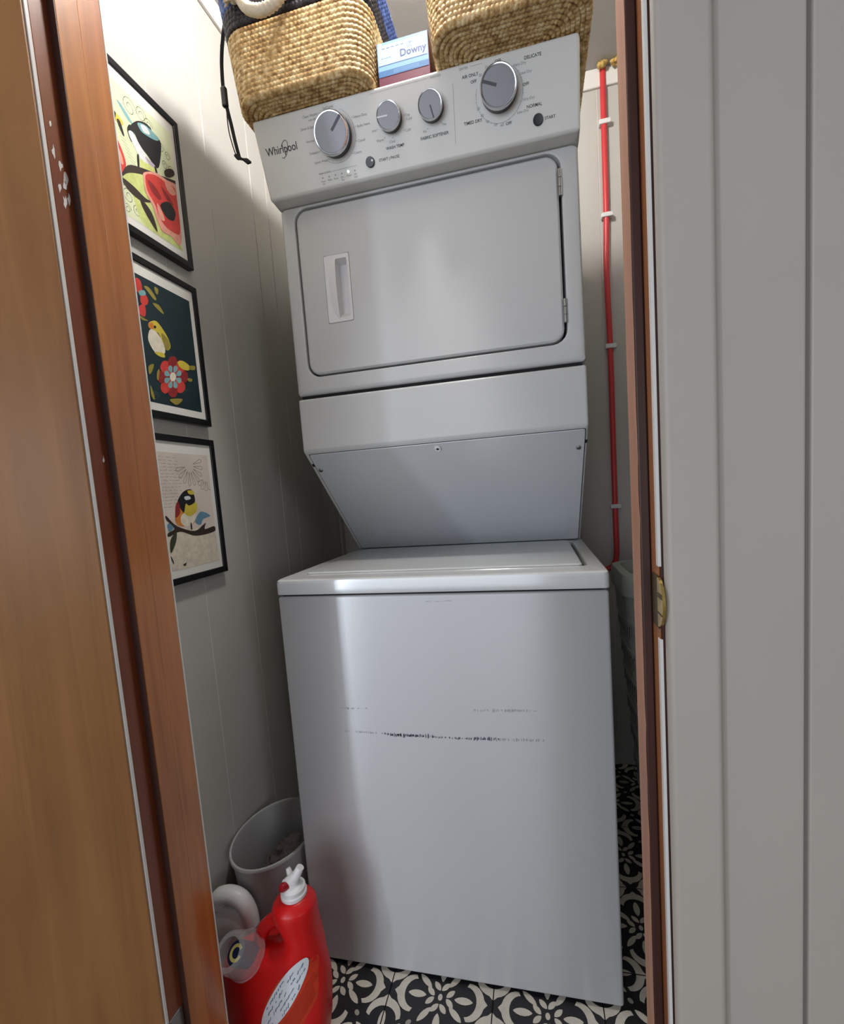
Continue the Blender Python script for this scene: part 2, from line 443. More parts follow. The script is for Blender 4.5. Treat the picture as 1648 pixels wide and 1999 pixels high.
# hall behind the camera
struct('wall_hall_left', newbox(-2.7, -2.6, -3.4, YFI, ZF-0.02, ZC+0.02), M['hall_wall'], 'hall side wall left of the camera')
hr = bmesh.new()
box(hr, 2.6, 2.7, -3.4, -2.75, ZF-0.02, ZC+0.02); box(hr, 2.6, 2.7, -1.95, YFI, ZF-0.02, ZC+0.02)
box(hr, 2.6, 2.7, -2.75, -1.95, ZF-0.02, 0.75); box(hr, 2.6, 2.7, -2.75, -1.95, 1.95, ZC+0.02)
struct('wall_hall_right', hr, M['hall_wall'], 'hall side wall with a window, right of the camera')
hb = bmesh.new()
for a, b in ((-2.7, -1.55), (0.63, 2.7)): box(hb, a, b, -3.42, -3.32, ZF-0.02, ZC+0.02)
for a, b in ((-1.55, 0.63),):
    box(hb, a, b, -3.42, -3.32, 2.14, ZC+0.02); box(hb, a, b, -3.42, -3.32, ZF-0.02, 0.24)
struct('wall_hall_back', hb, M['hall_wall'], 'hall wall behind the camera with a wide window')

# door frame
def wood_piece(name, b, m, parent): return obj(name, b, m, parent)
jl = struct('trim_4', newbox(JL-0.019, JL, YFO, YFI, ZF, HD+0.02, 0.0015, 1), M['jamb'], 'varnished orange-brown left door jamb')
obj('door_stop', newbox(JL, JL+0.011, -0.338, -0.300, ZF, HD, 0.002, 2), M['jamb'], jl)
obj('paint_edge', newbox(JL-0.019, JL+0.0008, YFO-0.0015, YFO+0.0035, ZF, HD, 0.0004, 1), M['white_trim'], jl)['label'] = 'white paint along the front edge of the jamb'
obj('paint_edge', newbox(JL-0.019, JL+0.0006, YFI-0.0012, YFI+0.0016, ZF, HD, 0.0003, 1), M['white_trim'], jl)
obj('rabbet_face', newbox(JL-0.001, JL+0.0005, -0.3655, -0.338, ZF, HD, 0.0002, 1), M['rabbet'], jl)['label'] = 'darker red-brown strip in front of the stop'
obj('stop_edge', newbox(JL+0.0002, JL+0.0114, -0.3392, -0.3375, ZF, HD, 0.0004, 1), M['jamb_dark'], jl)['label'] = 'dark front edge of the stop'
cb = bmesh.new()
rc = random.Random(3)
for (y, z, w, hh) in ((-0.3585, 1.565, .003, .012), (-0.351, 1.552, .004, .010), (-0.346, 1.540, .004, .012), (-0.3495, 1.527, .004, .011), (-0.357, 1.522, .003, .010), (-0.3455, 1.512, .003, .012), (-0.352, 1.505, .004, .013), (-0.358, 1.60, .002, .008), (-0.347, 1.16, .002, .008)):
    q = [(y + w*.8*math.cos(t)*rc.uniform(.35, 1.2) + .25*w*math.sin(t), z + .8*hh*math.sin(t)*rc.uniform(.4, 1.2)) for t in [k*PI/5 for k in range(10)]]
    poly(cb, [(JL+0.0009, a, b) for a, b in q])
obj('paint_chip', cb, M['white_trim'], jl)['label'] = 'white paint smears on the left jamb'
hg = obj('hinge', newbox(JL, JL+0.0022, -0.3665, -0.341, 0.178, 0.285, 0.0006, 1), M['hinge'], jl)
obj('hinge_knuckle', tube([(JL+0.003, -0.374, 0.176), (JL+0.003, -0.374, 0.287)], 0.0045, 10), M['hinge'], hg, smooth=True)
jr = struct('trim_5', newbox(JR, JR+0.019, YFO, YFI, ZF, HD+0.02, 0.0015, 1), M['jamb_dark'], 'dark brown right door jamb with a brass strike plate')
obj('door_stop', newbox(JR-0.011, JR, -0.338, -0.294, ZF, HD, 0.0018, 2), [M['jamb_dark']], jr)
sf = bmesh.new(); ys = -0.337
loops = []
for k in range(60):
    z = ZF + (HD-ZF)*k/59; wv = rc.uniform(-0.0012, 0.0012)
    loops.append([(JR-0.0114, ys+0.001+wv, z), (JR-0.0114, -0.2945, z), (JR-0.0106, -0.2945, z), (JR-0.0106, ys+0.001+wv, z)])
loft(loops, True, True, sf)
obj('worn_edge', sf, M['raw_wood'], jr)['label'] = 'worn pale face of the door stop'
obj('rabbet_face', newbox(JR-0.0006, JR+0.001, -0.369, -0.341, ZF, HD, 0.0002, 1), M['jamb'], jr)['label'] = 'orange varnished face in front of the stop'
obj('paint_edge', newbox(JR-0.0012, JR+0.0022, YFO-0.0015, YFO+0.007, ZF, 0.905, 0.0004, 1), M['white_trim'], jr)
obj('paint_edge', newbox(JR-0.0012, JR+0.0022, YFO-0.0015, YFO+0.007, 0.985, HD, 0.0004, 1), M['white_trim'], jr)
# brass strike plate with a curved lip reaching past the jamb's front edge
sb = bmesh.new(); box(sb, JR-0.0022, JR-0.0004, -0.372, -0.347, 0.917, 0.975, 0.0005, 1)
obj('strike_plate', sb, M['brass_dark'], jr)
lb_ = bmesh.new(); q = []
for k in range(17):
    t = -PI/2 + PI*k/16; q.append((-0.371 - 0.021*math.cos(t), 0.947 + 0.027*math.sin(t)))
loft([[(JR-0.0026, y, z) for y, z in q], [(JR+0.0004 , y, z) for y, z in q]], True, True, lb_)
sl = obj('strike_lip', lb_, M['brass'], jr)
sm = bmesh.new()
for z in (0.936, 0.954, 0.957):
    box(sm, JR-0.0031, JR-0.0024, -0.390, -0.373, z-0.0009, z+0.0009)
obj('strike_slot', sm, M['brass_dark'], sl)
struct('trim_6', newbox(JL-0.019, JR+0.019, YFO, YFI, HD, HD+0.019, 0.0015, 1), M['jamb'], 'varnished head jamb of the door')
struct('trim_7', newbox(JR+0.0030, 0.7455, -0.3855, YFO, ZF, HD+0.07, 0.007, 4), M['wall'], 'grey painted casing beside the right jamb', smooth=40)
# open flush door, hinged on the left jamb
dr = struct('door_1', newbox(-0.036, 0, -0.72, 0, ZF+0.012, HD-0.004, 0.002, 2), M['door'], 'open flush door in light brown veneer at the left edge')
obj('door_knob', lathe(Frame((0, -0.66, 0.95), (0, -1, 0), (0, 0, 1)), [(0.03, 0), (0.03, 0.006), (0.012, 0.01), (0.011, 0.03), (0.026, 0.04), (0.028, 0.055), (0.018, 0.064)]), M['brass'], dr, smooth=True)
dr.location = (JL+0.0006, YFO-0.0035, 0); dr.rotation_euler = (0, 0, -math.radians(36))

# ------------------------------------------------------------------ the stacked washer and dryer
W = 0.692
ZS, ZT = 0.8736, 0.9115          # seam and top of the washer
YD, YP = 0.1708, 0.4817          # dryer front plane, foot of the sloping panel
ZK, ZFA, ZB = 1.2015, 1.3293, 1.337
YC1, ZC1, YC2, ZC2 = 0.0828, 0.9087+1.0, 0.1326, 1.7709
BK = 0.775
lc = empty('laundry_center', (W/2, 0.35, 0.0), 'white stacked washer and dryer with angled lower dryer panel and top console', 'washer dryer')
def part(name, me, m, parent=lc, label=None, **k):
    o = obj(name, me, m, None, **k)
    if label: o['label'] = label
    if parent is lc: keep(o, lc)
    elif parent is not None: o.parent = parent
    return o
b = newbox(0, W, 0, BK, 0, ZS, 0.006, 3)
cab = part('washer_cabinet', b, M['enamel'], smooth=40)
FW = Frame((0, -0.0003, 0), (1, 0, 0), (0, 0, 1))
rs = random.Random(11)
def scuffs(segs, mi_):
    sbm = bmesh.new()
    for x0, x1, z0, z1, hgt, dens in segs:
        n = max(2, int((x1-x0)/0.0035))
        for k in range(n):
            if rs.random() > dens: continue
            t = (k+rs.random()*.6)/n; x = x0+(x1-x0)*t; z = z0+(z1-z0)*t + rs.uniform(-.0008, .0008)
            w = rs.uniform(.0010, .0036); hh = hgt*rs.uniform(.35, 1.0); sk = rs.uniform(-.001, .001)
            poly(sbm, [FW(x-w/2, z-hh/2, .0001), FW(x+w/2, z-hh*.35, .0001), FW(x+w/2+sk, z+hh*.3, .0001), FW(x-w/4+sk, z+hh/2, .0001)])
    o = part('scuff_mark', sbm, mi_, cab); o['kind'] = 'stuff'
    return o
# positions of the marks on the washer's front, in metres
scuffs([(0.235, 0.330, 0.566, 0.568, .0115, 1.0), (0.415, 0.470, 0.567, 0.569, .0105, 1.0), (0.225, 0.30, 0.567, 0.566, .006, .9), (0.33, 0.42, 0.566, 0.566, .006, .75)], M['scuff'])['label'] = 'dark rubbed line across the washer front'
scuffs([(0.120, 0.235, 0.570, 0.568, .006, .6), (0.47, 0.56, 0.568, 0.57, .008, .7), (0.42, 0.54, 0.628, 0.632, .009, .7), (0.115, 0.19, 0.622, 0.624, .006, .6), (0.54, 0.6, 0.632, 0.633, .003, .2), (0.335, 0.39, 0.858, 0.858, .003, .8)], M['scuff_soft'])
part('seam_shade', newbox(0.010, W-0.010, 0.006, BK-0.01, ZS-0.004, ZS+0.008), M['dark_gap'])  # dark block added as painted shade in the seam below the washer top
# washer top with the recess the lid lies in
n = 6
LX0, LX1, LY0, LY1 = 0.031, 0.663, 0.056, 0.462
def lp(x0, x1, y0, y1, r, z): return [(x, y, z) for x, y in rrect(x0, x1, y0, y1, r, n)]
zt0 = ZS+0.0045
top = loft([lp(-.001, W+.001, -.002, BK, .010, zt0), lp(-.002, W+.002, -.003, BK, .012, zt0+.003), lp(-.002, W+.002, -.003, BK, .012, ZT-.010), lp(-.0005, W+.0005, -.001, BK-.002, .011, ZT-.003), lp(.004, W-.004, .004, BK-.006, .010, ZT),
            lp(LX0, LX1, LY0, LY1, .014, ZT), lp(LX0+.002, LX1-.002, LY0+.002, LY1-.002, .014, ZT-.004), lp(LX0+.003, LX1-.003, LY0+.003, LY1-.003, .014, ZT-.012)])
wt = part('washer_top', top, M['enamel_top'], smooth=35)
a0, a1, b0, b1 = LX0+.007, LX1-.011, LY0+.006, LY1-.006
lid = loft([lp(a0+.002, a1-.002, b0+.002, b1-.002, .012, ZT-.0115), lp(a0, a1, b0, b1, .013, ZT-.008), lp(a0, a1, b0, b1, .013, ZT+.001), lp(a0+.002, a1-.002, b0+.002, b1-.002, .012, ZT+.0035), lp(a0+.006, a1-.006, b0+.006, b1-.006, .010, ZT+.0042)])
part('washer_lid', lid, M['enamel_top'], smooth=35)
part('lid_gap_shade', newbox(LX0+.0035, LX1-.0035, LY0+.0035, LY1-.0035, ZT-.0119, ZT-.0112), M['dark_gap'])  # dark plate laid in the recess as painted shade around the lid
for x in (0.04, W-0.04):
    for y in (0.05, BK-0.05):
        part('leveling_foot', lathe(Frame((x, y, ZF), (1, 0, 0), (0, 1, 0)), [(.018, 0), (.018, .006), (.010, .010)], 16), M['dark_gap'])

# dryer support: upright fascia and the sloping flanks below it
D0, D1 = 0.0046, W-0.0046
sup = prism(bmesh.new(), [(YD, ZFA), (YD, ZK), (YP, ZT+.0015), (BK, ZT+.0015), (BK, ZFA)], D0, D1, 0.006, 3)
part('support_column', sup, M['enamel_dryer'], smooth=40)
va = Vector((0, YD-YP, ZK-(ZT+.0015))); LA = va.length
FA = Frame((0, YP, ZT+.0015), (1, 0, 0), va)                     # up the slope
s0, s1 = 0.006, LA-0.0105
part('panel_gap_shade', loft([FA.loop(rrect(.0155, W-.0100, s0-.002, s1+.0012, .005, 4), c) for c in (-.002, .0006)]), M['dark_gap'])  # thin dark slab painting in the shade line round the access panel
def l3(F, x0, x1, y0, y1, r, c, n=5): return F.loop(rrect(x0, x1, y0, y1, r, n), c)
ap = loft([l3(FA, .0170, W-.0115, s0, s1, .005, -.001), l3(FA, .0170, W-.0115, s0, s1, .005, .0012), l3(FA, .0180, W-.0125, s0+.001, s1-.001, .005, .0022),
           l3(FA, .040, W-.040, s0+.03, s1-.03, .02, .0022), l3(FA, .043, W-.043, s0+.033, s1-.033, .018, .0014)])
pan = part('access_panel', ap, M['enamel_panel'], label='smooth sloping access panel', smooth=30)
for (x, s) in ((.0263, LA-.0648), (.668, LA-.0628)):
    sc = part('screw', lathe(FA, [(.0062, .0018), (.0062, .003), (.0048, .005), (.002, .0054)], 14, a=x, b=s), M['hinge'], smooth=True)
    part('screw_slot', loft([l3(FA, x-.004, x+.004, s-.0008, s+.0008, .0005, c, 2) for c in (.0050, .0058)]), M['dark_gap'], sc)
pg = part('plug', lathe(FA, [(.0085, .0018), (.0085, .0045), (.0065, .0062), (.0035, .0058), (.0034, .003)], 20, a=.3453, b=LA-.0266), M['white_plastic'], smooth=True)
part('plug_hole', lathe(FA, [(.0034, .0044), (.0034, .0050)], 14, a=.3453, b=LA-.0266), M['dark_gap'], pg)
for x in (.0125, W-.0085):
    part('clip_slot', loft([l3(FA, x-.0028, x+.0028, LA-.052, LA-.043, .001, c, 2) for c in (.0, .0012)]), M['dark_gap'])
part('dryer_gap_shade', newbox(D0+.008, D1-.008, YD+.010, BK-.005, ZFA-.006, ZB+.006), M['dark_gap'])  # dark block added as painted shade between fascia and dryer cabinet

# dryer cabinet with the opening its door closes
FD = Frame((0, YD, 0), (1, 0, 0), (0, 0, 1))                     # n points out of the front (-y)
ZD1 = 1.7735
gx0, gx1, gz0, gz1 = .0395, .6510, 1.3790, 1.7660
body = loft([l3(FD, D0, D1, ZB, ZD1, .006, YD-BK), l3(FD, D0, D1, ZB, ZD1, .006, -.012), l3(FD, D0+.0012, D1-.0012, ZB+.0012, ZD1-.0012, .008, -.005), l3(FD, D0+.005, D1-.005, ZB+.005, ZD1-.002, .010, -.001), l3(FD, D0+.012, D1-.012, ZB+.012, ZD1-.004, .012, 0),
             l3(FD, gx0-.004, gx1+.004, gz0-.004, gz1+.003, .034, 0), l3(FD, gx0-.001, gx1+.001, gz0-.001, gz1+.001, .032, -.0015), l3(FD, gx0, gx1, gz0, gz1, .031, -.005), l3(FD, gx0, gx1, gz0, gz1, .031, -.040)])
part('dryer_cabinet', body, M['enamel_dryer'], smooth=35)
part('door_gap_shade', loft([l3(FD, gx0+.0008, gx1-.0008, gz0+.0008, gz1-.0008, .030, c) for c in (-.039, -.034)]), M['dark_gap'])  # dark plate painting in the shade at the bottom of the door recess
dx0, dx1, dz0, dz1 = gx0+.0035, gx1-.0055, gz0+.0042, gz1-.0035
hx0, hx1, hz0, hz1 = .1045, .1695, 1.4965, 1.6505
door = loft([l3(FD, dx0, dx1, dz0, dz1, .028, -.033), l3(FD, dx0, dx1, dz0, dz1, .028, -.006), l3(FD, dx0+.001, dx1-.001, dz0+.001, dz1-.001, .028, -.003), l3(FD, dx0+.005, dx1-.005, dz0+.005, dz1-.005, .026, 0),
             l3(FD, hx0, hx1, hz0, hz1, .004, 0), l3(FD, hx0, hx1, hz0, hz1, .004, -.027)])
dd = part('dryer_door', door, M['enamel_dryer'], smooth=35)
# pull: a plate let into the door with a scooped pocket and a standing grip
px0, px1, pz0, pz1 = .1335, .1625, 1.5065, 1.6400
hnd = loft([l3(FD, hx0+.0008, hx1-.0008, hz0+.0008, hz1-.0008, .004, -.026), l3(FD, hx0+.0008, hx1-.0008, hz0+.0008, hz1-.0008, .004, .0004), l3(FD, hx0+.0016, hx1-.0016, hz0+.0016, hz1-.0016, .004, .0012),
            l3(FD, px0, px1, pz0, pz1, .004, .0010), l3(FD, px0+.001, px1-.001, pz0+.001, pz1-.001, .004, -.001), l3(FD, px0+.002, px1-.004, pz0+.016, pz1-.006, .003, -.022)])
hd = part('handle', hnd, M['white_plastic'], dd, smooth=35)
gl = []
for k in range(15):
    t = k/14; z = pz0-.002 + (pz1-pz0+.004)*t; bl = math.sin(PI*t)**0.6
    gl.append([FD(px0+.0015, z, .0008), FD(px0+.0018, z, .0012+.0085*bl), FD(px0-.0005, z, .0012+.0090*bl), FD(px0-.018*bl-.001, z, .0014), FD(px0-.018*bl-.001, z, .0008)])
part('handle_grip', loft(gl), M['white_plastic'], lc, smooth=40)
for z0, z1 in ((1.676, 1.730), (1.420, 1.470)):
    hb2 = bmesh.new()
    for k in range(3):
        u0 = z0+(z1-z0)*k/3; u1 = z0+(z1-z0)*(k+1)/3
        tube([FD(.6485, u0+.0006, .0015), FD(.6485, u1-.0006, .0015)], .0042, 12, True, hb2)
    part('hinge', hb2, M['hinge'], lc, smooth=True)

# console: face leaning out towards its top
FC = Frame((0, YC2, ZC2), (1, 0, 0), (0, YC1-YC2, ZC1-ZC2))
CH = math.hypot(YC1-YC2, ZC1-ZC2)
C0, C1 = .0033, W-.0033
con = prism(bmesh.new(), [(YC2, ZC2), (YC1, ZC1), (YC1+.05, ZC1+.0008), (BK, ZC1+.0008), (BK, ZD1+.0006), (YD+.0, ZD1+.0006)], C0, C1, 0.0065, 3)
cp = part('control_panel', con, M['console'], smooth=40)

def cring(bm, a, b, r0, r1, c, n=48, t0=0, t1=2*PI):
    for i in range(n):
        x, y = t0+(t1-t0)*i/n, t0+(t1-t0)*(i+1)/n
        poly(bm, [FC(a+r0*math.cos(x), b+r0*math.sin(x), c), FC(a+r1*math.cos(x), b+r1*math.sin(x), c), FC(a+r1*math.cos(y), b+r1*math.sin(y), c), FC(a+r0*math.cos(y), b+r0*math.sin(y), c)])
def knob(a, b, r, hgt, ang, lab, light, ptr):
    k = part('knob', lathe(FC, [(r*1.0, .0002), (r*1.0, hgt*.72), (r*.985, hgt*.76)], 40, a=a, b=b), M['knob_side'], lc, lab, smooth=40)
    part('knob_ring', lathe(FC, [(r*.985, hgt*.70), (r*1.012, hgt*.76), (r*1.0, hgt*.92), (r*.95, hgt), (r*.90, hgt*.985), (r*.89, hgt*.93)], 40, True, True, a=a, b=b), M['chrome'], k, smooth=40)
    part('knob_face', lathe(FC, [(r*.895, hgt*.93), (r*.885, hgt*.972), (r*.5, hgt*.975)], 40, a=a, b=b), M['knob_face'], k, smooth=40)
    pb_ = bmesh.new(); ca, sa = math.cos(ang), math.sin(ang); w = .0013 if r < .03 else .0026
    q = [(r*ptr, -w), (r*.93, -w), (r*.93, w), (r*ptr, w)]
    loft([[FC(a+x*ca-y*sa, b+x*sa+y*ca, c) for x, y in q] for c in (hgt*.970, hgt*.995)], True, True, pb_)
    part('pointer', pb_, M['pointer_light'] if light else M['pointer_dark'], k)
    return k
knob(.185, .0862, .0385, .024, .74, 'large left wash cycle dial', False, .10)
knob(.311, .0910, .0250, .020, 3.12, 'small wash temperature dial', True, .05)
knob(.399, .0910, .0250, .020, -1.35, 'small fabric softener dial', False, .05)
knob(.5355, .0905, .0355, .024, 2.75, 'large right dryer dial', False, .12)
def button(a, b, lab):
    return part('button', lathe(FC, [(.0098, .0), (.0098, .003), (.0088, .0042), (.004, .0040)], 28, a=a, b=b), M['button'], lc, lab, smooth=40)
bt = button(.254, .028, 'black start and pause button of the washer')
part('button_glint', lathe(FC, [(.0024, .0040), (.0020, .0046)], 12, a=.2595, b=.0296), M['pointer_light'], bt)
button(.608, .031, 'black start button of the dryer')

# lettering printed on the console
lt = bmesh.new(); lb2 = bmesh.new()
def T(s, a, b, size, bold=0.0, align='LEFT', dst=lt): text_bm(dst, s, FC, a, b, size, .0004, align, bold)
sz = .0062
T('Heavy Duty', .2335, .1065, sz); T('Bulky Items', .2375, .0905, sz); T('Casual', .2345, .0665, sz); T('Colors', .2210, .0480, sz)
T('Normal', .1385, .0860, sz, align='RIGHT'); T('Delicates', .1440, .0650, sz, align='RIGHT'); T('Quick Wash', .1600, .0475, sz, align='RIGHT')
T('Drain & Spin', .1440, .1085, sz, align='RIGHT'); T('Clean Washer', .1580, .1275, sz, align='RIGHT'); T('with affresh', .1580, .1205, sz*.85, align='RIGHT')
T('Soil Level', .1700, .1330, sz)
for a, b in ((.2305, .109), (.2345, .093), (.2315, .069), (.218, .050), (.1405, .0885), (.1462, .067), (.1625, .050), (.146, .111), (.161, .129)):
    cring(lt, a, b, 0, .0009, .0004, 8)
cring(lt, .185, .0862, .0462, .0467, .0003, 60, -2.2, 1.1)
# status row
T('WASH STATUS', .1330, .0272, .0042, .00006); stroke(lt, FC, [(.163, .0285), (.2235, .0285)], .0004, .0004)
for k, s in enumerate(('Sense', 'Wash', 'Rinse', 'Spin', 'Done', 'Lid')):
    a = .1405 + k*.0152
    if k != 4: cring(lt, a, .0205, 0, .0014, .0004, 10)
    T(s, a, .0130, .0046, align='CENTER')
    if k in (0, 3, 5): T({0: 'Fill', 3: 'Dry', 5: 'Lock'}[k], a, .0080, .0044, align='CENTER')
part('indicator', lathe(FC, [(.0022, .0002), (.0019, .0009)], 14, a=.1405+4*.0152, b=.0215), M['led'], cp, 'lit pale green indicator')
T('WASH TEMP', .3130, .0415, .0072, .0001, 'CENTER', lb2); T('FABRIC SOFTENER', .3990, .0435, .0072, .0001, 'CENTER', lb2)
T('START | PAUSE', .2735, .0250, .0070, .00005, dst=lb2); T('START', .6210, .0285, .0070, .0001, dst=lb2)
T('Hot', .2780, .0760, sz, align='RIGHT'); T('Warm', .2910, .0580, sz, align='RIGHT'); T('Cool', .3085, .0515, sz, align='CENTER'); T('Cold', .3390, .0640, sz); T('Tap', .3435, .0880, sz); T('Cold', .3440, .0815, sz)
for a, b in ((.280, .079), (.2935, .0625), (.3105, .0595), (.3365, .067), (.3410, .091), (.3865, .0595), (.4155, .0640)): cring(lt, a, b, 0, .0009, .0004, 8)
T('No', .3840, .0545, sz, align='RIGHT'); T('Yes', .4170, .0585, sz)
T('WASHER', .4020, .1350, .0056, dst=lt); stroke(lt, FC, [(.276, .1370), (.399, .1370)], .0004, .0004)
T('DRYER', .4615, .1350, .0056, dst=lt); stroke(lt, FC, [(.4835, .1370), (.507, .1370)], .0004, .0004)
stroke(lt, FC, [(.4465, .1200), (.4410, .0240)], .0005, .0004)
T('AIR ONLY', .4655, .1215, .0072, .0001, dst=lb2); T('DELICATE', .5860, .1255, .0072, .0001, dst=lb2); T('NORMAL', .5870, .0525, .0072, .0001, dst=lb2); T('TIMED DRY', .4615, .0500, .0072, .0001, dst=lb2)
T('OFF', .5370, .1318, .0068, .0001, 'CENTER', lb2); T('OFF', .4935, .1115, .0068, .0001, 'RIGHT', lb2); T('OFF', .5815, .0875, .0068, .0001, dst=lb2); T('OFF', .5510, .0345, .0068, .0001, 'CENTER', lb2)
T('Very Dry', .5660, .1195, sz); T('Less Dry', .5770, .1055, sz); T('Very Dry', .5795, .0655, sz); T('Less Dry', .5680, .0480, sz)
T('10', .5135, .1275, sz, align='CENTER'); T('20', .5015, .1185, sz, align='CENTER'); T('20', .4960, .0690, sz, align='RIGHT'); T('30', .5025, .0570, sz, align='RIGHT'); T('40', .5125, .0450, sz, align='RIGHT'); T('50', .5245, .0375, sz, align='CENTER'); T('60', .5375, .0345, sz, align='CENTER')
cring(lt, .5355, .0860, .0455, .0461, .0003, 60, -3.5, .9)
for k in range(18):
    t = -3.3 + k*.26; stroke(lt, FC, [(.5355+.0455*math.cos(t), .0860+.0455*math.sin(t)), (.5355+.0480*math.cos(t), .0860+.0480*math.sin(t))], .0005, .0004)
part('lettering', lt, M['print_grey'], cp, 'small grey printing')['kind'] = 'stuff'
part('bold_lettering', lb2, M['print_dark'], cp, 'bold dark printing')['kind'] = 'stuff'
lg = bmesh.new()
text_bm(lg, 'Whirlpool', FC, .0215, .0805, .0205, .0004, 'LEFT', .00015, 0.0, .88)
q = []
for k in range(33):
    t = -2.0 + 4.9*k/32; x, y = .0085*math.cos(t), .0155*math.sin(t); q.append((.0655 + x*.90+y*.42, .0860 + y*.95 - x*.2))
stroke(lg, FC, q, .0011, .0005)
part('logo', lg, M['print_black'], cp, 'dark maker lettering with a swoosh')

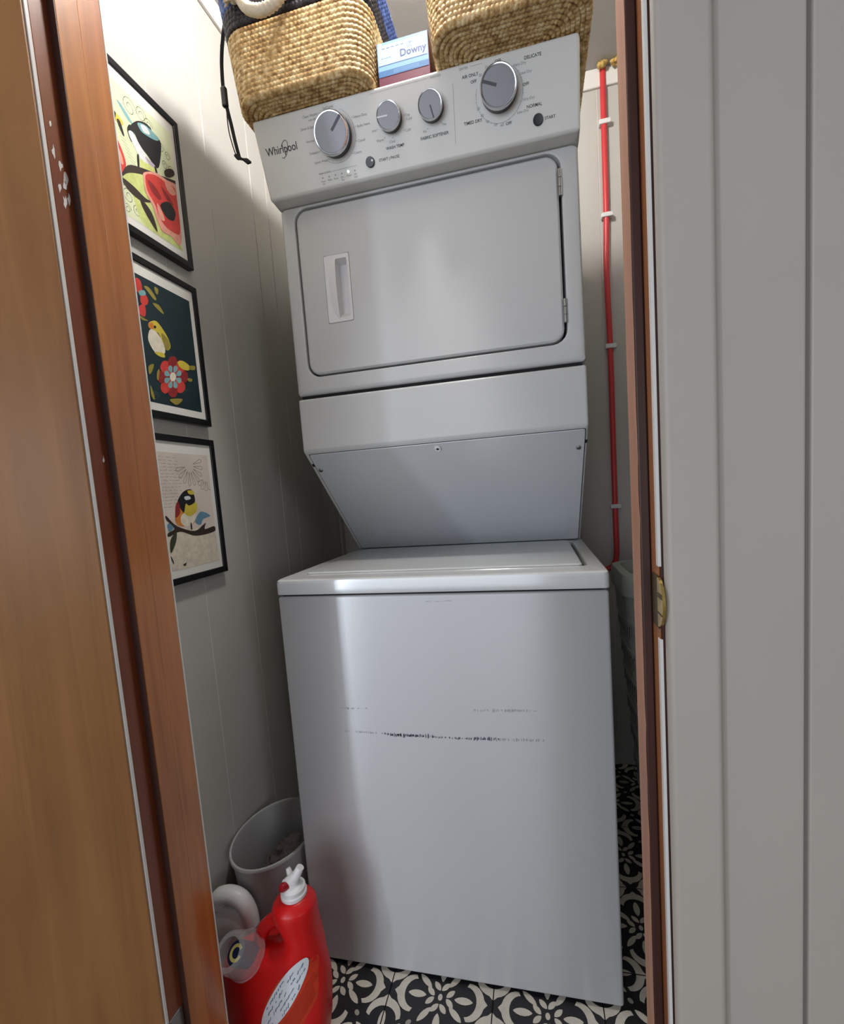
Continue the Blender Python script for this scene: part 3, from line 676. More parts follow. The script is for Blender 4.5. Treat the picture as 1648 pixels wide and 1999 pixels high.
# ------------------------------------------------------------------ framed prints
PAL = dict(green=(196, 206, 128), green2=(206, 212, 130), teal=(120, 168, 172), black=(24, 24, 28), white=(222, 224, 226), mauve=(182, 172, 184), yellow=(204, 184, 66), red=(200, 62, 56), pink=(226, 158, 140), brown=(52, 40, 34), darkred=(140, 38, 40), olive=(146, 132, 58), cream=(224, 216, 196), cream2=(216, 206, 186), orange=(204, 128, 50), blue=(96, 138, 160), darkgreen=(58, 62, 44))
PRINTS = [
(1,'green',[(413,335),(599,440),(635,279),(703,158),(798,171),(908,89),(552,102),(475,248)]),
(1,'green2',[(581,519),(723,533),(602,457)]),
(1,'teal',[(439,770),(476,768),(553,713),(513,708)]),
(1,'black',[(529,683),(590,751),(658,789),(712,794),(741,766),(806,753),(768,598),(726,550),(655,585),(596,609),(555,664)]),
(1,'black',[(497,641),(530,691),(561,638),(522,585)]),
(1,'white',[(505,632),(544,656),(592,614),(648,573),(657,534),(593,526),(540,574)]),
(1,'teal',[(599,747),(678,779),(786,772),(758,739),(656,713),(615,716)]),
(1,'white',[(626,753),(676,771),(704,743),(647,722)]),
(1,'mauve',[(630,563),(705,562),(725,546),(668,532)]),
(1,'black',[(557,527),(574,537),(566,458),(551,450)]),
(1,'black',[(709,548),(726,550),(735,510),(720,505)]),
(1,'yellow',[(392,676),(425,685),(468,664),(453,634),(408,639)]),
(1,'black',[(386,679),(416,685),(404,643),(385,638)]),
(1,'black',[(418,646),(443,655),(466,586),(446,591)]),
(1,'red',[(379,531),(414,511),(450,413),(401,318),(387,376),(382,457)]),
(1,'pink',[(391,483),(416,463),(428,400),(400,398)]),
(1,'brown',[(396,319),(464,414),(583,468),(766,523),(924,571),(918,539),(761,493),(587,430),(467,373),(411,323)]),
(1,'brown',[(811,584),(879,631),(920,622),(868,568),(810,544)]),
(1,'brown',[(388,307),(485,307),(583,286),(642,291),(545,248),(448,258)]),
(1,'brown',[(537,258),(587,247),(638,205),(663,113),(603,157),(550,213)]),
(1,'pink',[(600,449),(714,513),(819,525),(922,542),(920,442),(917,226),(878,122),(800,148),(711,143),(668,204),(646,270),(595,326),(590,398)]),
(1,'red',[(621,449),(704,492),(797,501),(894,510),(904,426),(899,218),(813,186),(743,193),(693,232),(669,289),(614,344),(606,407)]),
(1,'pink',[(798,505),(858,511),(904,483),(859,447),(813,458)]),
(1,'pink',[(689,307),(725,286),(749,228),(702,221)]),
(1,'darkred',[(627,418),(681,418),(740,372),(712,342),(649,363)]),
(1,'darkred',[(753,450),(797,434),(860,387),(834,373),(779,401)]),
(1,'black',[(725,318),(811,378),(871,344),(847,275),(789,255),(746,273)]),
(2,'red',[(404,847),(449,849),(453,787),(408,770)]),
(2,'red',[(432,748),(467,781),(498,749),(477,710),(432,706)]),
(2,'red',[(406,676),(454,708),(466,674),(449,631),(406,634)]),
(2,'teal',[(423,776),(470,798),(481,775),(433,753)]),
(2,'olive',[(475,826),(520,832),(573,786),(555,769),(500,804)]),
(2,'olive',[(534,740),(590,748),(630,705),(591,709)]),
(2,'olive',[(570,856),(603,852),(590,814),(572,824)]),
(2,'olive',[(404,623),(453,617),(475,613),(422,602)]),
(2,'yellow',[(471,590),(501,618),(546,632),(592,604),(641,550),(656,497),(616,464),(587,502),(552,559),(503,556)]),
(2,'cream',[(481,560),(527,565),(581,517),(597,448),(532,412),(489,432),(456,478),(457,516)]),
(2,'olive',[(582,567),(642,539),(651,496),(612,463),(590,502)]),
(2,'orange',[(469,589),(505,611),(523,583),(482,566)]),
(2,'black',[(518,593),(535,600),(539,588),(522,579)]),
(2,'yellow',[(495,423),(576,437),(587,412),(538,406)]),
(2,'darkred',[(680,313),(754,361),(799,355),(793,307),(742,274),(676,293)]),
(2,'red',[(672,286),(744,280),(757,244),(714,202),(665,205),(654,268)]),
(2,'darkred',[(646,264),(672,210),(648,167),(597,156),(578,191),(624,260)]),
(2,'red',[(618,261),(586,193),(542,168),(511,192),(530,238),(605,272)]),
(2,'darkred',[(603,278),(534,234),(496,241),(501,285),(546,316),(607,298)]),
(2,'red',[(610,305),(544,310),(533,344),(571,385),(618,385),(629,323)]),
(2,'darkred',[(636,327),(610,379),(634,423),(686,438),(706,403),(658,332)]),
(2,'red',[(665,330),(698,401),(746,430),(781,407),(759,357),(678,319)]),
(2,'teal',[(677,296),(718,304),(721,281),(693,263),(669,283)]),
(2,'teal',[(657,271),(681,251),(663,225),(636,228),(643,264)]),
(2,'teal',[(628,261),(622,225),(594,213),(584,232),(616,263)]),
(2,'teal',[(607,271),(575,240),(554,248),(565,273),(604,281)]),
(2,'teal',[(606,295),(568,287),(564,310),(590,327),(613,308)]),
(2,'teal',[(626,320),(602,339),(620,365),(646,364),(639,327)]),
(2,'teal',[(654,331),(661,367),(690,380),(700,361),(667,329)]),
(2,'teal',[(676,321),(709,353),(733,346),(720,319),(679,310)]),
(2,'cream',[(673,302),(659,278),(636,265),(615,269),(610,289),(623,313),(646,327),(667,322)]),
(2,'yellow',[(703,404),(760,429),(829,409),(813,375),(741,371)]),
(2,'olive',[(829,409),(887,422),(882,394),(824,384)]),
(2,'olive',[(425,319),(473,341),(450,292),(421,269)]),
(2,'olive',[(497,302),(520,318),(498,247),(484,255)]),
(2,'olive',[(794,317),(841,320),(828,299),(794,299)]),
(2,'olive',[(589,139),(712,159),(651,111),(601,118)]),
(2,'olive',[(419,199),(440,148),(441,110),(415,133)]),
(3,'cream2',[(450,358),(907,314),(882,66),(424,116)]),
(3,'orange',[(531,516),(580,520),(695,459),(684,398),(573,382),(507,400),(496,447)]),
(3,'cream',[(571,466),(698,471),(690,410),(608,379),(552,408)]),
(3,'yellow',[(581,526),(720,544),(722,482),(647,447),(590,477)]),
(3,'black',[(538,551),(577,597),(625,626),(690,634),(716,594),(715,545),(652,522),(618,536),(590,477),(553,515)]),
(3,'white',[(613,584),(663,588),(674,568),(623,562)]),
(3,'yellow',[(652,626),(710,625),(713,600),(666,601)]),
(3,'darkred',[(517,528),(548,551),(552,479),(502,447)]),
(3,'blue',[(696,409),(765,474),(868,438),(784,418),(748,380)]),
(3,'blue',[(418,407),(468,414),(470,379),(426,360)]),
(3,'brown',[(417,464),(506,390),(674,342),(776,378),(808,388),(790,345),(898,357),(897,318),(687,306),(533,350),(420,326),(413,350),(478,376),(415,436)]),
(3,'brown',[(643,401),(653,400),(655,357),(640,358)]),
(3,'darkgreen',[(427,302),(493,354),(477,285),(417,216)]),
(3,'brown',[(414,199),(432,162),(431,139),(414,176)]),
(3,'brown',[(519,125),(556,137),(570,165),(543,115)]),
]
pm_ = {k: mat('ink_'+k, v, 0.55, vary=0.12, vscale=90) for k, v in PAL.items()}
YR, FWD, FH = 0.1135, 0.30, 0.327
BG = {1: (214, 220, 184), 2: (24, 44, 50), 3: (212, 200, 190)}
LAB = {1: 'top framed print of a bird with red poppy on pale green', 2: 'middle framed print of a small yellow bird on dark teal', 3: 'bottom framed print of a yellow black-capped bird on cream'}
INK = {1: (74, 88, 66), 2: (62, 96, 88), 3: (92, 80, 74)}
for k, zc in ((1, 1.8093), (2, 1.4413), (3, 1.0812)):
    F = Frame((XL+.0004, YR-FWD, zc-FH/2), (0, 1, 0), (0, 0, 1))
    root = empty('picture_frame', (XL, YR-FWD/2, zc), LAB[k], 'picture', 'framed bird prints on the left wall')
    e = .0145
    def fl_(i, c, r=.0006): return F.loop(rrect(i, FWD-i, i, FH-i, r, 2), c)
    fr = loft([fl_(.001, 0), fl_(0, .001), fl_(0, .0145), fl_(.001, .0155), fl_(e-.001, .0155), fl_(e, .0145), fl_(e, .0115), fl_(e+.002, .0112)], True, True)
    keep(obj('frame', fr, M['frame_black']), root)
    mb = F.loop(rrect(e, FWD-e, e, FH-e, .0005, 2), .0114), F.loop(rrect(e, FWD-e, e, FH-e, .0005, 2), .0119)
    keep(obj('mat_board', loft(mb), M['mat_board']), root)
    u0, u1, v0, v1 = .095, .912, .095, .882
    bmx = bmesh.new(); mats = [mat('print_paper_%d' % k, BG[k], 0.5, vary=0.10, vscale=14), mat('print_line_%d' % k, INK[k], 0.6)]
    def G(u, v, c): return F(u*FWD, v*FH, c)
    poly(bmx, [G(u0, v0, .0121), G(u1, v0, .0121), G(u1, v1, .0121), G(u0, v1, .0121)], 0)
    lvl = .0122; rr = random.Random(40+k)
    def lines(pts, w=.0011):
        global lvl
        for i in range(len(pts)-1):
            (a, b_), (c, d) = pts[i], pts[i+1]
            if not (u0 < a < u1 and u0 < c < u1 and v0 < b_ < v1 and v0 < d < v1): continue
            stroke(bmx, F, [(a*FWD, b_*FH), (c*FWD, d*FH)], w, .01218, 1)
    def swirl(cu, cv, r, turns=1.6):
        lines([(cu + r*(1-.75*t/20)*math.cos(turns*2*PI*t/20), cv + r*(1-.75*t/20)*math.sin(turns*2*PI*t/20)) for t in range(21)])
    def plume(cu, cv, r, a0, a1, nn=9):
        for i in range(nn):
            t = a0 + (a1-a0)*i/(nn-1)
            ex, ey = cu + r*math.cos(t), cv + r*math.sin(t); w = .13*r*3/nn*3
            px, py = -math.sin(t)*w, math.cos(t)*w
            lines([(cu + .35*r*math.cos(t), cv + .35*r*math.sin(t)), (ex-px*.8, ey-py*.8), (ex + .12*r*math.cos(t), ey+.12*r*math.sin(t)), (ex+px*.8, ey+py*.8), (cu + .35*r*math.cos(t), cv + .35*r*math.sin(t))], .0009)
    if k == 1:
        for cu, cv, r in ((.54, .80, .06), (.64, .82, .05), (.70, .80, .04), (.80, .72, .035), (.86, .70, .03), (.82, .62, .03), (.40, .30, .05), (.44, .22, .05), (.50, .16, .04), (.42, .14, .03), (.56, .20, .03), (.88, .62, .03), (.40, .40, .03)): swirl(cu, cv, r)
        for i in range(16): lines([(.40+.01*i, .62-.018*i), (.44+.012*i, .615-.018*i)], .0005)
    if k == 3:
        plume(.70, .80, .13, -2.9, .3, 9); plume(.86, .72, .09, -2.6, -.6, 5); plume(.70, .26, .15, -2.9, .1, 10); plume(.86, .20, .10, -2.8, .2, 6)
        for i in range(16):
            a = .10
            while a < .58:
                l = rr.uniform(.01, .05); lines([(a, .85-.022*i), (a+l, .85-.022*i + rr.uniform(-.003, .003))], .0006); a += l + rr.uniform(.006, .02)
    if k == 2:
        for cu, cv, r in ((.46, .14, .03), (.40, .18, .035), (.74, .22, .03)): swirl(cu, cv, r)
    for kk, c, pts in PRINTS:
        if kk != k: continue
        nm = 'ink_'+c
        idx = next((i for i, m_ in enumerate(mats) if m_.name == nm), None)
        if idx is None: mats.append(pm_[c]); idx = len(mats)-1
        lvl += .00003
        q = []; n_ = len(pts)
        for i in range(n_):
            A_, B_, C_, D_ = (pts[(i+j-1) % n_] for j in range(4))
            for j in range(4):
                t = j/4
                q.append(tuple(0.5*((2*B_[w]) + (C_[w]-A_[w])*t + (2*A_[w]-5*B_[w]+4*C_[w]-D_[w])*t*t + (3*B_[w]-A_[w]-3*C_[w]+D_[w])*t**3) for w in (0, 1)))
        poly(bmx, [G(min(max(a/1000, u0), u1), min(max(b_/1000, v0), v1), lvl) for a, b_ in q], idx)
    for f in bmx.faces:
        f.normal_update()
        if f.normal.x < 0: f.normal_flip()
    d = bpy.data.meshes.new('print'); bmx.to_mesh(d); bmx.free()
    po = bpy.data.objects.new('print', d); COL.objects.link(po)
    for m_ in mats: d.materials.append(m_)
    keep(po, root)

# ------------------------------------------------------------------ woven baskets on top of the dryer
def braid(rows, stitch=0.0085, k=6, nt=6):
    """rows: list of (x0,x1,y0,y1,corner,z,tube radius,outward tilt) rounded-rectangle braids; one mesh"""
    V, Fc = [], []
    for ri, (x0, x1, y0, y1, r, z, tr, tilt) in enumerate(rows):
        base = rrect(x0, x1, y0, y1, r, 8); n0 = len(base)
        cum = [0]
        for i in range(n0): cum.append(cum[-1] + math.dist(base[i], base[(i+1) % n0]))
        L = cum[-1]; ns = max(6, round(L/stitch)); N = ns*k; seg = 0; off = len(V); ph = ri*0.37
        for i in range(N):
            s = L*i/N
            while s > cum[seg+1]: seg += 1
            t = (s-cum[seg])/(cum[seg+1]-cum[seg]); a, b = base[seg], base[(seg+1) % n0]
            px, py = a[0]+(b[0]-a[0])*t, a[1]+(b[1]-a[1])*t
            l = math.hypot(b[0]-a[0], b[1]-a[1]); nx, ny = (b[1]-a[1])/l, -(b[0]-a[0])/l
            for j in range(nt):
                th = -2.0 + 4.0*j/(nt-1) + tilt
                q = ((s/stitch + ph - 0.16*abs(th-tilt)) % 1.0)
                rr = tr*(0.86 + 0.24*math.sin(PI*q)**0.7)
                V.append((px + nx*rr*math.cos(th), py + ny*rr*math.cos(th), z + rr*1.12*math.sin(th)))
        for i in range(N):
            for j in range(nt-1):
                p0 = off + i*nt + j; p1 = off + ((i+1) % N)*nt + j
                Fc.append((p0, p1, p1+1, p0+1))
    return V, Fc
def basket_rows(x0, x1, y0, y1, z0, z1, flare, pitch=0.0088):
    rows = []; n = int((z1-z0)/pitch)
    for i in range(n):
        z = z0 + pitch*(i+0.5); e = flare*(z-ZBK)
        rows.append((x0-e, x1+e, y0-e, y1+e, .048, z, .0060, 0))
    return rows
ZBK = ZC1+0.0012
def bottom_rows(x0, x1, y0, y1, z):
    rows = []
    for i in range(16):
        e = .0015 + .0085*i
        if (x1-x0)/2 - e < .02: break
        rows.append((x0+e, x1-e, y0+e, y1-e, max(.012, .048-e*.5), z+.0066, .0060, -PI/2))
    return rows
b1 = empty('woven_basket', (.128, .22, ZBK), 'straw basket with black and blue bands and rope handle, left on the dryer', 'basket', 'straw baskets on top of the dryer')
X0, X1, Y0, Y1 = -.006, .282, .042, .40
fl1 = .085
keep(obj('basket_body', braid(bottom_rows(X0, X1, Y0, Y1, ZBK) + basket_rows(X0, X1, Y0, Y1, ZBK+.004, ZBK+.135, fl1)), M['straw'], smooth='all'), b1)
keep(obj('black_band', braid(basket_rows(X0, X1, Y0, Y1, ZBK+.1335, ZBK+.174, fl1)), M['straw_black'], smooth='all'), b1)['label'] = 'black woven band'
keep(obj('blue_band', braid(basket_rows(X0, X1, Y0, Y1, ZBK+.172, ZBK+.225, fl1)), M['straw_blue'], smooth='all'), b1)['label'] = 'blue woven top band'
e_ = fl1*.15
yf = Y0 - e_
hp = smooth_path([(.052, yf+.012, 2.088), (.048, yf-.006, 2.085), (.050, yf-.017, 2.068), (.066, yf-.024, 2.044), (.094, yf-.027, 2.030), (.122, yf-.026, 2.035), (.143, yf-.022, 2.055), (.155, yf-.015, 2.078), (.160, yf-.004, 2.094), (.159, yf+.012, 2.098)], 9)
rh = keep(obj('rope_handle', tube(hp, .0098, 18, True, None, (3, .22, 42)), M['rope'], smooth='all'), b1)
rh['label'] = 'thick white twisted rope handle'
fb = bmesh.new(); rf = random.Random(5)
bmesh.ops.create_icosphere(fb, subdivisions=2, radius=.012, matrix=Matrix.Translation((.030, yf-.012, 2.086)))
for i in range(70):
    a, t = rf.uniform(0, 2*PI), rf.uniform(-.6, 1.2)
    c = Vector((.030, yf-.012, 2.086)); d = Vector((math.cos(a)*.8-.25, -abs(math.sin(a))*.7-.1, -.5*t-.2)).normalized()
    p0 = c + d*.006; p1 = c + d*.014 + Vector((0, 0, -.003)); p2 = c + d*rf.uniform(.017, .024) + Vector((0, 0, -.006))
    tube([p0, p1, p2], [.0018, .0015, .0006], 5, True, fb)
o = obj('frayed_knot', fb, M['rope'], None, smooth='all'); keep(o, b1); o['label'] = 'frayed end of the rope handle'
# ring where the second end is knotted
b2 = empty('woven_basket', (.56, .2, ZBK), 'plain straw basket on the right of the dryer top', 'basket', 'straw baskets on top of the dryer')
X0, X1, Y0, Y1 = .4215, .703, .012, .36
keep(obj('basket_body', braid(bottom_rows(X0, X1, Y0, Y1, ZBK) + basket_rows(X0, X1, Y0, Y1, ZBK+.004, ZBK+.225, .06)), M['straw'], smooth='all'), b2)
keep(obj('rope_handle', tube(smooth_path([(.50, -.006, 2.11), (.50, -.028, 2.10), (.56, -.034, 2.085), (.62, -.028, 2.10), (.62, -.006, 2.11)], 8), .0095, 16, True, None, (3, .22, 42)), M['rope'], smooth='all'), b2)

# dryer sheet box between the baskets
bx = empty('dryer_sheet_box', (.350, .14, ZBK), 'pale blue dryer sheet carton between the two baskets', 'box')
x0, x1, y0, y1, z0, z1 = .2965, .4040, .0885, .20, ZBK, ZBK+.0795
keep(obj('carton', newbox(x0, x1, y0, y1, z0, z1, .0008, 1), M['box_plum']), bx)
FB = Frame((x0, y0, z0), (1, 0, 0), (0, 0, 1)); BW = x1-x0; BH = z1-z0
lab = bmesh.new(); mats = [M['box_blue'], M['box_sky'], M['box_deep'], M['box_ink']]
def R_(a, b, c, d, l, mi): poly(lab, [FB(a*BW, c*BH, l), FB(b*BW, c*BH, l), FB(b*BW, d*BH, l), FB(a*BW, d*BH, l)], mi)
R_(0.005, .985, .20, .995, .0003, 0); R_(.005, .985, .20, .34, .0004, 2); R_(.005, .985, .34, .42, .0004, 0); R_(.02, .96, .47, .93, .0004, 1)
R_(.02, .96, .455, .465, .00045, 3); R_(.03, .10, .90, .99, .00045, 1)
for i in range(5): R_(.10+.09*i, .16+.09*i, .84, .855, .0005, 3)
for i in range(4): R_(.08+.05*i, .115+.05*i, .62, .63, .0005, 3)
for i in range(3): R_(.30, .80, .24+.03*i, .25+.03*i, .0005, 0)
keep(obj('printed_label', lab, mats), bx)
tx = bmesh.new(); text_bm(tx, 'Downy', FB,   .44*BW, .57*BH, .0185, .0006, 'LEFT', .00045)
for k in range(2):
    q = [(.62*BW + .05*BW*k + .004*math.cos(t*.5), .80*BH + .0045*math.sin(t*.5)) for t in range(0, 11)]; stroke(tx, FB, q, .0006, .0006)
keep(obj('lettering', tx, M['box_ink']), bx)['label'] = 'blue maker lettering'
to = bmesh.new(); box(to, x0+.002, x1-.004, y0+.001, y1-.001, z1, z1+.0006)
keep(obj('top_flap', to, M['box_sky']), bx)

# black strap with its buckle hanging past the left basket
st = empty('strap', (-.050, .115, 1.91), 'thin black strap with buckle hanging beside the left basket', 'strap')
def ribbon(path, w, t, parent, name):
    bmr = bmesh.new(); P_ = [Vector(p) for p in path]; loops = []
    for i, p in enumerate(P_):
        tg = (P_[min(i+1, len(P_)-1)]-P_[max(i-1, 0)]).normalized(); s = Vector((.86, .50, 0)); s = (s - tg*s.dot(tg)).normalized(); n_ = tg.cross(s)
        loops.append([p+s*w/2+n_*t/2, p-s*w/2+n_*t/2, p-s*w/2-n_*t/2, p+s*w/2-n_*t/2])
    return keep(obj(name, loft(loops, True, True, bmr), M['cloth_black']), parent)
ribbon(smooth_path([(-.058, .10, 2.09), (-.064, .10, 2.05), (-.066, .10, 2.00), (-.062, .10, 1.965), (-.056, .10, 1.93), (-.050, .10, 1.89), (-.044, .10, 1.857)], 6), .0075, .0012, st, 'webbing')
keep(obj('drawcord', tube(smooth_path([(-.064, .101, 1.965), (-.064, .101, 1.92), (-.058, .101, 1.885), (-.050, .101, 1.855)], 6), .0012, 6), M['cloth_black'], smooth=True), st)
bk_ = bmesh.new(); box(bk_, -.071, -.058, .094, .104, 1.965, 2.006, .003, 2)
keep(obj('buckle', bk_, M['button']), st)
ribbon(smooth_path([(-.050, .098, 1.862), (-.042, .098, 1.852), (-.030, .098, 1.848), (-.019, .098, 1.838)], 5), .0105, .004, st, 'strap_end')
# the strap is sewn to the blue band's back; a loop carries it over the basket's rim
ribbon(smooth_path([(-.058, .10, 2.088), (-.048, .10, 2.125), (-.034, .10, 2.147), (-.020, .10, 2.148), (-.010, .10, 2.125)], 5), .0075, .0012, st, 'rim_loop')

# ------------------------------------------------------------------ red pipe and foam
rp = empty('water_pipe', (.85, YB-.010, 1.6), 'red plastic water pipe clipped down the back wall', 'pipe')
pp = smooth_path([(.8530, YB-.0105, ZC), (.8515, YB-.0105, 2.262), (.8490, YB-.0105, 1.969), (.8440, YB-.0105, 1.80), (.8470, YB-.0105, 1.538), (.8465, YB-.0105, 1.28), (.8450, YB-.0105, .980), (.8450, YB-.0105, .83), (.8420, YB-.0105, .790), (.8300, YB-.0105, .762), (.8110, YB-.0105, .752), (.78, YB-.0105, .752), (.72, YB-.0105, .752)], 8)
keep(obj('pipe', tube(pp, .0096, 14), M['pipe'], smooth=True), rp)
for zz, xx in ((2.262, .8515), (1.969, .8490), (1.538, .8470), (.980, .8450)):
    c = bmesh.new(); box(c, xx-.0165, xx+.0205, YB-.0225, YB-.0002, zz-.0075, zz+.0075, .0025, 2)
    keep(obj('pipe_clip', c, M['clip']), rp)
def foam(name, x, y, z, r, seed, label):
    fm = bmesh.new(); q = random.Random(seed)
    for i in range(9):
        a = q.uniform(0, 2*PI); d = q.uniform(.25, 1)*r
        bmesh.ops.create_icosphere(fm, subdivisions=2, radius=q.uniform(.35, .6)*r, matrix=Matrix.Translation((x+d*math.cos(a)*1.1, y-abs(math.sin(a))*d*.6-.004, z-q.uniform(.1, .7)*r)))
    for v in fm.verts:
        v.co += Vector((q.uniform(-1, 1), q.uniform(-1, 1), q.uniform(-1, 1)))*.0018
        v.co.z = min(v.co.z, ZC-.0004); v.co.y = min(v.co.y, YB-.0105)
    o = obj(name, fm, M['foam'], None, smooth='all')
    return meta(o, label, 'foam')
foam('foam_blob', .853, YB-.020, ZC, .017, 3, 'yellow sealing foam where the red pipe meets the ceiling')
foam('foam_blob', .889, YB-.020, ZC, .017, 8, 'yellow sealing foam blob right of the red pipe top')

# ------------------------------------------------------------------ waste bin with lint
def oval(cx, cy, a, b, z, n=40): return [(cx+a*math.cos(2*PI*i/n), cy+b*math.sin(2*PI*i/n), z) for i in range(n)]
bc = (-.1155, .066)
wbn = empty('waste_bin', (bc[0], bc[1], ZF), 'grey plastic waste bin wedged between left wall and washer', 'bin')
ZR = .258
bb = loft([oval(*bc, .068, .086, ZF), oval(*bc, .071, .089, ZF+.004), oval(*bc, .093, .121, ZR-.012), oval(*bc, .0935, .1215, ZR-.008), oval(*bc, .0975, .1265, ZR-.008), oval(*bc, .0985, .1275, ZR-.004), oval(*bc, .0970, .1255, ZR), oval(*bc, .0930, .1205, ZR), oval(*bc, .0915, .1185, ZR-.004), oval(*bc, .0690, .0865, ZF+.010)], True, True)
keep(obj('bin_body', bb, M['bin'], smooth=40), wbn)
ln = bmesh.new(); bmesh.ops.create_icosphere(ln, subdivisions=4, radius=1.0); ql = random.Random(9)
ph = [(ql.uniform(6, 16), ql.uniform(6, 16), ql.uniform(0, 6)) for _ in range(6)]
for v in ln.verts:
    c = v.co.copy(); d = 1 + sum(.05*math.sin(a*c.x+p)*math.sin(b_*c.y+p*2)*math.cos(a*c.z) for a, b_, p in ph) + ql.uniform(-.05, .05)
    v.co = Vector((bc[0]+.006 + c.x*d*.066, bc[1]-.002 + c.y*d*.086, .150 + max(-.085, c.z*d*.055) + (.035*c.x+.02*c.y)))
for i in range(60):
    a, rr_ = ql.uniform(0, 2*PI), ql.uniform(0, .9)
    p0 = Vector((bc[0]+.006+.06*rr_*math.cos(a), bc[1]+.08*rr_*math.sin(a), .182+.02*(1-rr_)+.02*rr_*math.cos(a)))
    p1 = p0 + Vector((ql.uniform(-.012, .012), ql.uniform(-.012, .012), ql.uniform(.001, .010)))
    p2 = p1 + Vector((ql.uniform(-.01, .01), ql.uniform(-.01, .01), ql.uniform(-.006, .006)))
    tube([p0, p1, p2], [.0012, .0009, .0005], 4, True, ln)
meta(obj('lint_heap', ln, M['lint'], None, smooth='all'), 'fluffy grey dryer lint heaped in the bin', 'lint', kind='stuff')

# ------------------------------------------------------------------ red detergent jug
JY = -.150
jg = empty('detergent_jug', (-.015, JY, ZF), 'red detergent jug with white spout in front of the washer', 'detergent')
def sup_loop(x0, x1, y0, y1, z, ex=3.0, n=44):
    cx, cy, a, b = (x0+x1)/2, (y0+y1)/2, (x1-x0)/2, (y1-y0)/2; out = []
    for i in range(n):
        t = 2*PI*i/n; c, s = math.cos(t), math.sin(t)
        out.append((cx + a*math.copysign(abs(c)**(2/ex), c), cy + b*math.copysign(abs(s)**(2/ex), s), z))
    return out
JB = [(-.100, .095, .045, ZF, 3.2), (-.106, .102, .049, ZF+.006, 3.2), (-.112, .112, .050, .05, 3.0), (-.114, .119, .050, .11, 2.8), (-.111, .121, .050, .145, 2.6), (-.098, .120, .048, .168, 2.4), (-.070, .118, .046, .182, 2.3), (-.030, .116, .045, .193, 2.2),
      (.004, .114, .044, .203, 2.2), (.028, .112, .043, .214, 2.1), (.039, .109, .042, .230, 2.0), (.038, .107, .041, .246, 2.0), (.028, .106, .041, .262, 2.0), (.019, .106, .042, .276, 2.0), (.0175, .105, .0415, .288, 2.0), (.020, .104, .040, .296, 2.0), (.0225, .102, .038, .298, 2.0), (.028, .098, .034, .304, 2.0), (.036, .090, .0265, .309, 2.0), (.041, .085, .021, .313, 2.0)]
jb = keep(obj('jug_body', loft([sup_loop(a, b_, JY-d, JY+d, z, ex) for a, b_, d, z, ex in JB]), M['red_plastic'], smooth=60), jg)
hpth = smooth_path([(-.030, JY, .168), (-.026, JY, .196), (-.012, JY, .228), (.012, JY, .250), (.040, JY, .262), (.060, JY, .266)], 8)
keep(obj('jug_handle', tube(hpth, [.016 - .0025*math.sin(PI*i/(len(hpth)-1)) for i in range(len(hpth))], 18), M['red_plastic'], smooth='all'), jg)
SX, SZ = .063, .311
FN = Frame((SX, JY, SZ), (1, 0, 0), (0, 1, 0))
cl = keep(obj('spout_collar', lathe(FN, [(.0235, 0), (.0250, .002), (.0250, .008), (.0225, .0105), (.0230, .012), (.0230, .018), (.019, .022), (.014, .024)], 36), M['white_plastic'], smooth=40), jg)
tp = bmesh.new()
tube([(SX-.014, JY-.006, SZ+.024), (SX, JY, SZ+.032), (SX+.009, JY+.003, SZ+.042), (SX+.016, JY+.006, SZ+.055)], [.0095, .0115, .009, .0075], 16, True, tp)
tube([(SX, JY, SZ+.020), (SX, JY, SZ+.032)], .0125, 16, True, tp)
tube([(SX-.010, JY+.010, SZ+.028), (SX-.017, JY+.014, SZ+.042)], [.007, .0045], 12, True, tp)
keep(obj('spout_tap', tp, M['white_plastic'], smooth=50), jg)
FR = Frame((SX-.011, JY-.014, SZ+.027), (.8, -.35, .2), (.15, .35, .9))
keep(obj('tap_button', lathe(FR, [(.0085, -.006), (.0090, .003), (.0075, .007), (.003, .009)], 20), M['button_red'], smooth=40), jg)
# curved label wrapped on the jug's front
def jug_front(x, z):
    """y of the jug's front surface"""
    for (a0, b0_, d0, z0_, e0), (a1_, b1_, d1_, z1_, e1) in zip(JB, JB[1:]):
        if z0_ <= z <= z1_:
            t = (z-z0_)/(z1_-z0_); a = a0+(a1_-a0)*t; bb_ = b0_+(b1_-b0_)*t; d = d0+(d1_-d0)*t; ex = e0+(e1-e0)*t
            q = min(.999, abs((x-(a+bb_)/2)/((bb_-a)/2))); return JY - d*(1-q**ex)**(1/ex)
    return JY
def label_patch(cx, cz, A, B, rot, side, off, name, m, inner=None):
    """elliptical label, side: 0 whole, 1 right half; built as a fan grid on the jug's skin"""
    lbm = bmesh.new(); NR, NA = 8, 36; grid = []
    t0, t1 = (0, 2*PI) if side == 0 else (-PI, 0.0)
    for i in range(NR+1):
        row = []
        for k in range(NA+1):
            t = t0+(t1-t0)*k/NA; r = i/NR; u, v = A*r*math.cos(t), B*r*math.sin(t)
            x = cx + u*math.cos(rot) - v*math.sin(rot); z = cz + u*math.sin(rot) + v*math.cos(rot)
            z = max(z, ZF+.008); x = min(x, .1125)
            row.append(lbm.verts.new((x, jug_front(x, z)-off, z)))
        grid.append(row)
    for i in range(NR):
        for k in range(NA):
            try: lbm.faces.new((grid[i][k], grid[i+1][k], grid[i+1][k+1], grid[i][k+1]))
            except ValueError: pass
    bmesh.ops.remove_doubles(lbm, verts=lbm.verts[:], dist=1e-6)
    return keep(obj(name, lbm, m, smooth='all'), jg)
label_patch(.060, .128, .094, .042, 1.0, 0, .0008, 'label', M['label_orange'])['label'] = 'orange part of the jug label'
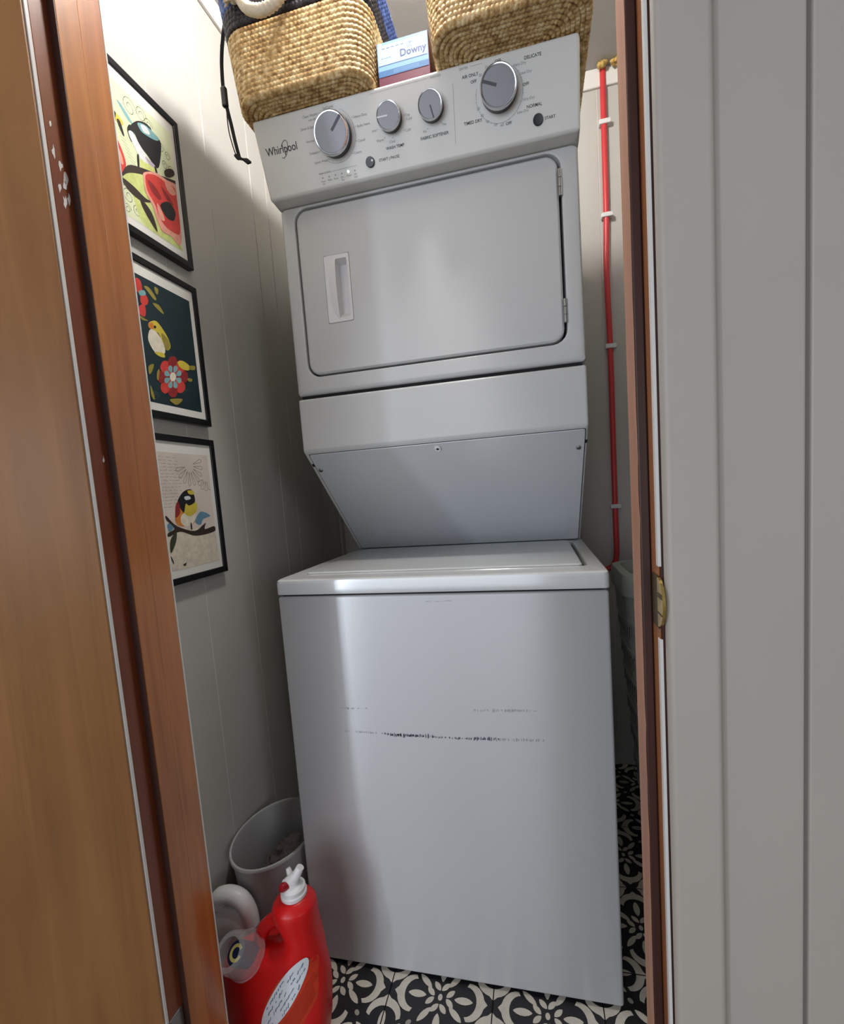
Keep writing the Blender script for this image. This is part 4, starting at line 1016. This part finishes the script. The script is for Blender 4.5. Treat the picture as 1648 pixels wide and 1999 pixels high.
label_patch(.048, .140, .092, .021, 1.0, 0, .0014, 'label', M['label_white'])['label'] = 'white oval part of the jug label'
ink = bmesh.new(); qi = random.Random(21)
ca, sa = math.cos(1.0), math.sin(1.0)
for i in range(20):
    for k in range(5):
        u = -.082+.0084*i; v = -.016+.0078*k
        if (u/.086)**2 + (v/.0195)**2 > .85 or qi.random() < .25: continue
        l = qi.uniform(.003, .0068); w = qi.uniform(.0005, .0011); sl_ = qi.uniform(-.1, .35)
        q = []
        for du, dv in ((-l, -w), (l, -w), (l, w), (-l, w)):
            uu, vv = u+du*.75-dv*.2, v+dv+du*sl_
            x, z = .048+uu*ca-vv*sa, .140+uu*sa+vv*ca
            q.append((x, jug_front(x, max(z, ZF+.01))-.0019, z))
        poly(ink, q)
keep(obj('label_printing', ink, M['label_ink']), jg)['kind'] = 'stuff'
str_ = bmesh.new()
for k in range(9):
    v = -.010-.0030*k; hw = .088*max(.02, 1-(abs(v)/.044)**2)**.5
    pts = []
    for i in range(12):
        u = -hw + 2*hw*i/11; x, z = .060+u*ca-v*sa, .128+u*sa+v*ca; pts.append((x, z))
    for (xa, za), (xb_, zb_) in zip(pts, pts[1:]):
        if min(za, zb_) < ZF+.01 or max(xa, xb_) > .112: continue
        poly(str_, [(xa, jug_front(xa, za)-.0016, za-.0005), (xb_, jug_front(xb_, zb_)-.0016, zb_-.0005), (xb_, jug_front(xb_, zb_)-.0016, zb_+.0005), (xa, jug_front(xa, za)-.0016, za+.0005)])
keep(obj('label_lines', str_, M['label_dark']), jg)['kind'] = 'stuff'
# vent cap on the shoulder, with the clear dosing cup pushed over it
AX = Vector((-.16, -.62, .77)).normalized()
FV = Frame((-.038, -.180, .196), AX.cross(Vector((0, 1, 0))).normalized()*-1, AX.cross(AX.cross(Vector((0, 1, 0)))).normalized())
if FV.n.dot(AX) < 0: FV = Frame(FV.o, FV.u, -FV.v)
cap = keep(obj('vent_cap', lathe(FV, [(.021, -.016), (.021, .028), (.0195, .031), (.016, .0315)], 32), M['navy'], smooth=40), jg)
yr = bmesh.new()
for i in range(40):
    x, y = .5+2*PI*.86*i/40, .5+2*PI*.86*(i+1)/40
    poly(yr, [FV(r_*math.cos(t), r_*math.sin(t), .0318) for r_, t in ((.0085, x), (.0140, x), (.0140, y), (.0085, y))])
o = obj('cap_ring', yr, M['yellow_print']); keep(o, jg); o['label'] = 'broken yellow ring printed on the navy cap'
cup = lathe(FV, [(.0375, -.004), (.0400, -.004), (.0410, -.001), (.0400, .002), (.0385, .003), (.0330, .050), (.0310, .053), (.0225, .0535), (.0225, .0525), (.0305, .052), (.0320, .049), (.0372, .003)], 40, False, False)
o = obj('measuring_cup', cup, M['clear'], None, smooth=40)
meta(o, 'clear plastic dosing cup over the navy cap of the red jug', 'cup')
# white jug behind
wj = empty('white_jug', (-.152, -.077, ZF), 'white plastic jug half hidden behind the left door jamb', 'bottle')
WY = -.077
WB = [(-.204, -.094, .020, ZF, 3.0), (-.206, -.092, .024, ZF+.006, 3.0), (-.207, -.091, .025, .12, 3.0), (-.206, -.092, .024, .150, 2.6), (-.203, -.097, .021, .168, 2.4), (-.199, -.102, .018, .178, 2.2), (-.196, -.112, .014, .186, 2.0), (-.190, -.150, .010, .190, 2.0)]
keep(obj('jug_body', loft([sup_loop(a, b_, WY-d, WY+d, z, ex) for a, b_, d, z, ex in WB]), M['white_plastic'], smooth=60), wj)
keep(obj('jug_handle', tube(smooth_path([(-.180, WY, .180), (-.176, WY, .203), (-.150, WY, .213), (-.122, WY, .206), (-.106, WY, .180), (-.101, WY, .145)], 7), .0185, 16), M['white_plastic'], smooth='all'), wj)
keep(obj('cap', lathe(Frame((-.186, WY, .186), (1, 0, 0), (0, 1, 0)), [(.010, 0), (.0105, .002), (.0105, .014), (.008, .016)], 20), M['white_plastic'], smooth=40), wj)

# ------------------------------------------------------------------ tall hamper at the right
hm = empty('laundry_hamper', (.93, .36, ZF), 'grey-green slatted plastic hamper half hidden by the right jamb', 'hamper')
def hl(e, z, r=.05): return [(x, y, z) for x, y in rrect(.772+e, 1.10-e, .30+e, .56-e, r, 6)]
hb_ = bmesh.new()
loft([hl(.062, ZF), hl(.0075+.052*.0, .775), hl(.012, .775), hl(.066, ZF+.006)], True, True, hb_)
keep(obj('hamper_body', hb_, M['hamper'], smooth=40), hm)
keep(obj('hamper_rim', loft([hl(.008, .775), hl(.0, .779), hl(.0, .822), hl(.003, .832), hl(.010, .835), hl(.022, .834), hl(.024, .775)], True, False), M['hamper'], smooth=40), hm)
for k in range(7):
    z = .71 - .085*k; e = .0075 + .0545*(.775-z)/.783
    bmh = loft([hl(e+.001, z-.004), hl(e-.003, z-.003), hl(e-.003, z+.003), hl(e+.001, z+.004)], False, False)
    keep(obj('hamper_rib', bmh, M['hamper'], smooth=40), hm)
sl2 = bmesh.new()
for k in range(6):
    for (za, zb_) in ((.665-.085*k, .695-.085*k),):
        for j in range(7):
            y = .335 + .026*j
            for zz, w in ((.5*(za+zb_), .012),):
                e = .0075 + .0545*(.775-zz)/.783
                box(sl2, .772+e-.0006, .772+e+.003, y-.006, y+.006, za, zb_, .0)
o = obj('hamper_slot', sl2, M['hamper_dark']); keep(o, hm); o['kind'] = 'stuff'

bpy.context.view_layer.update()
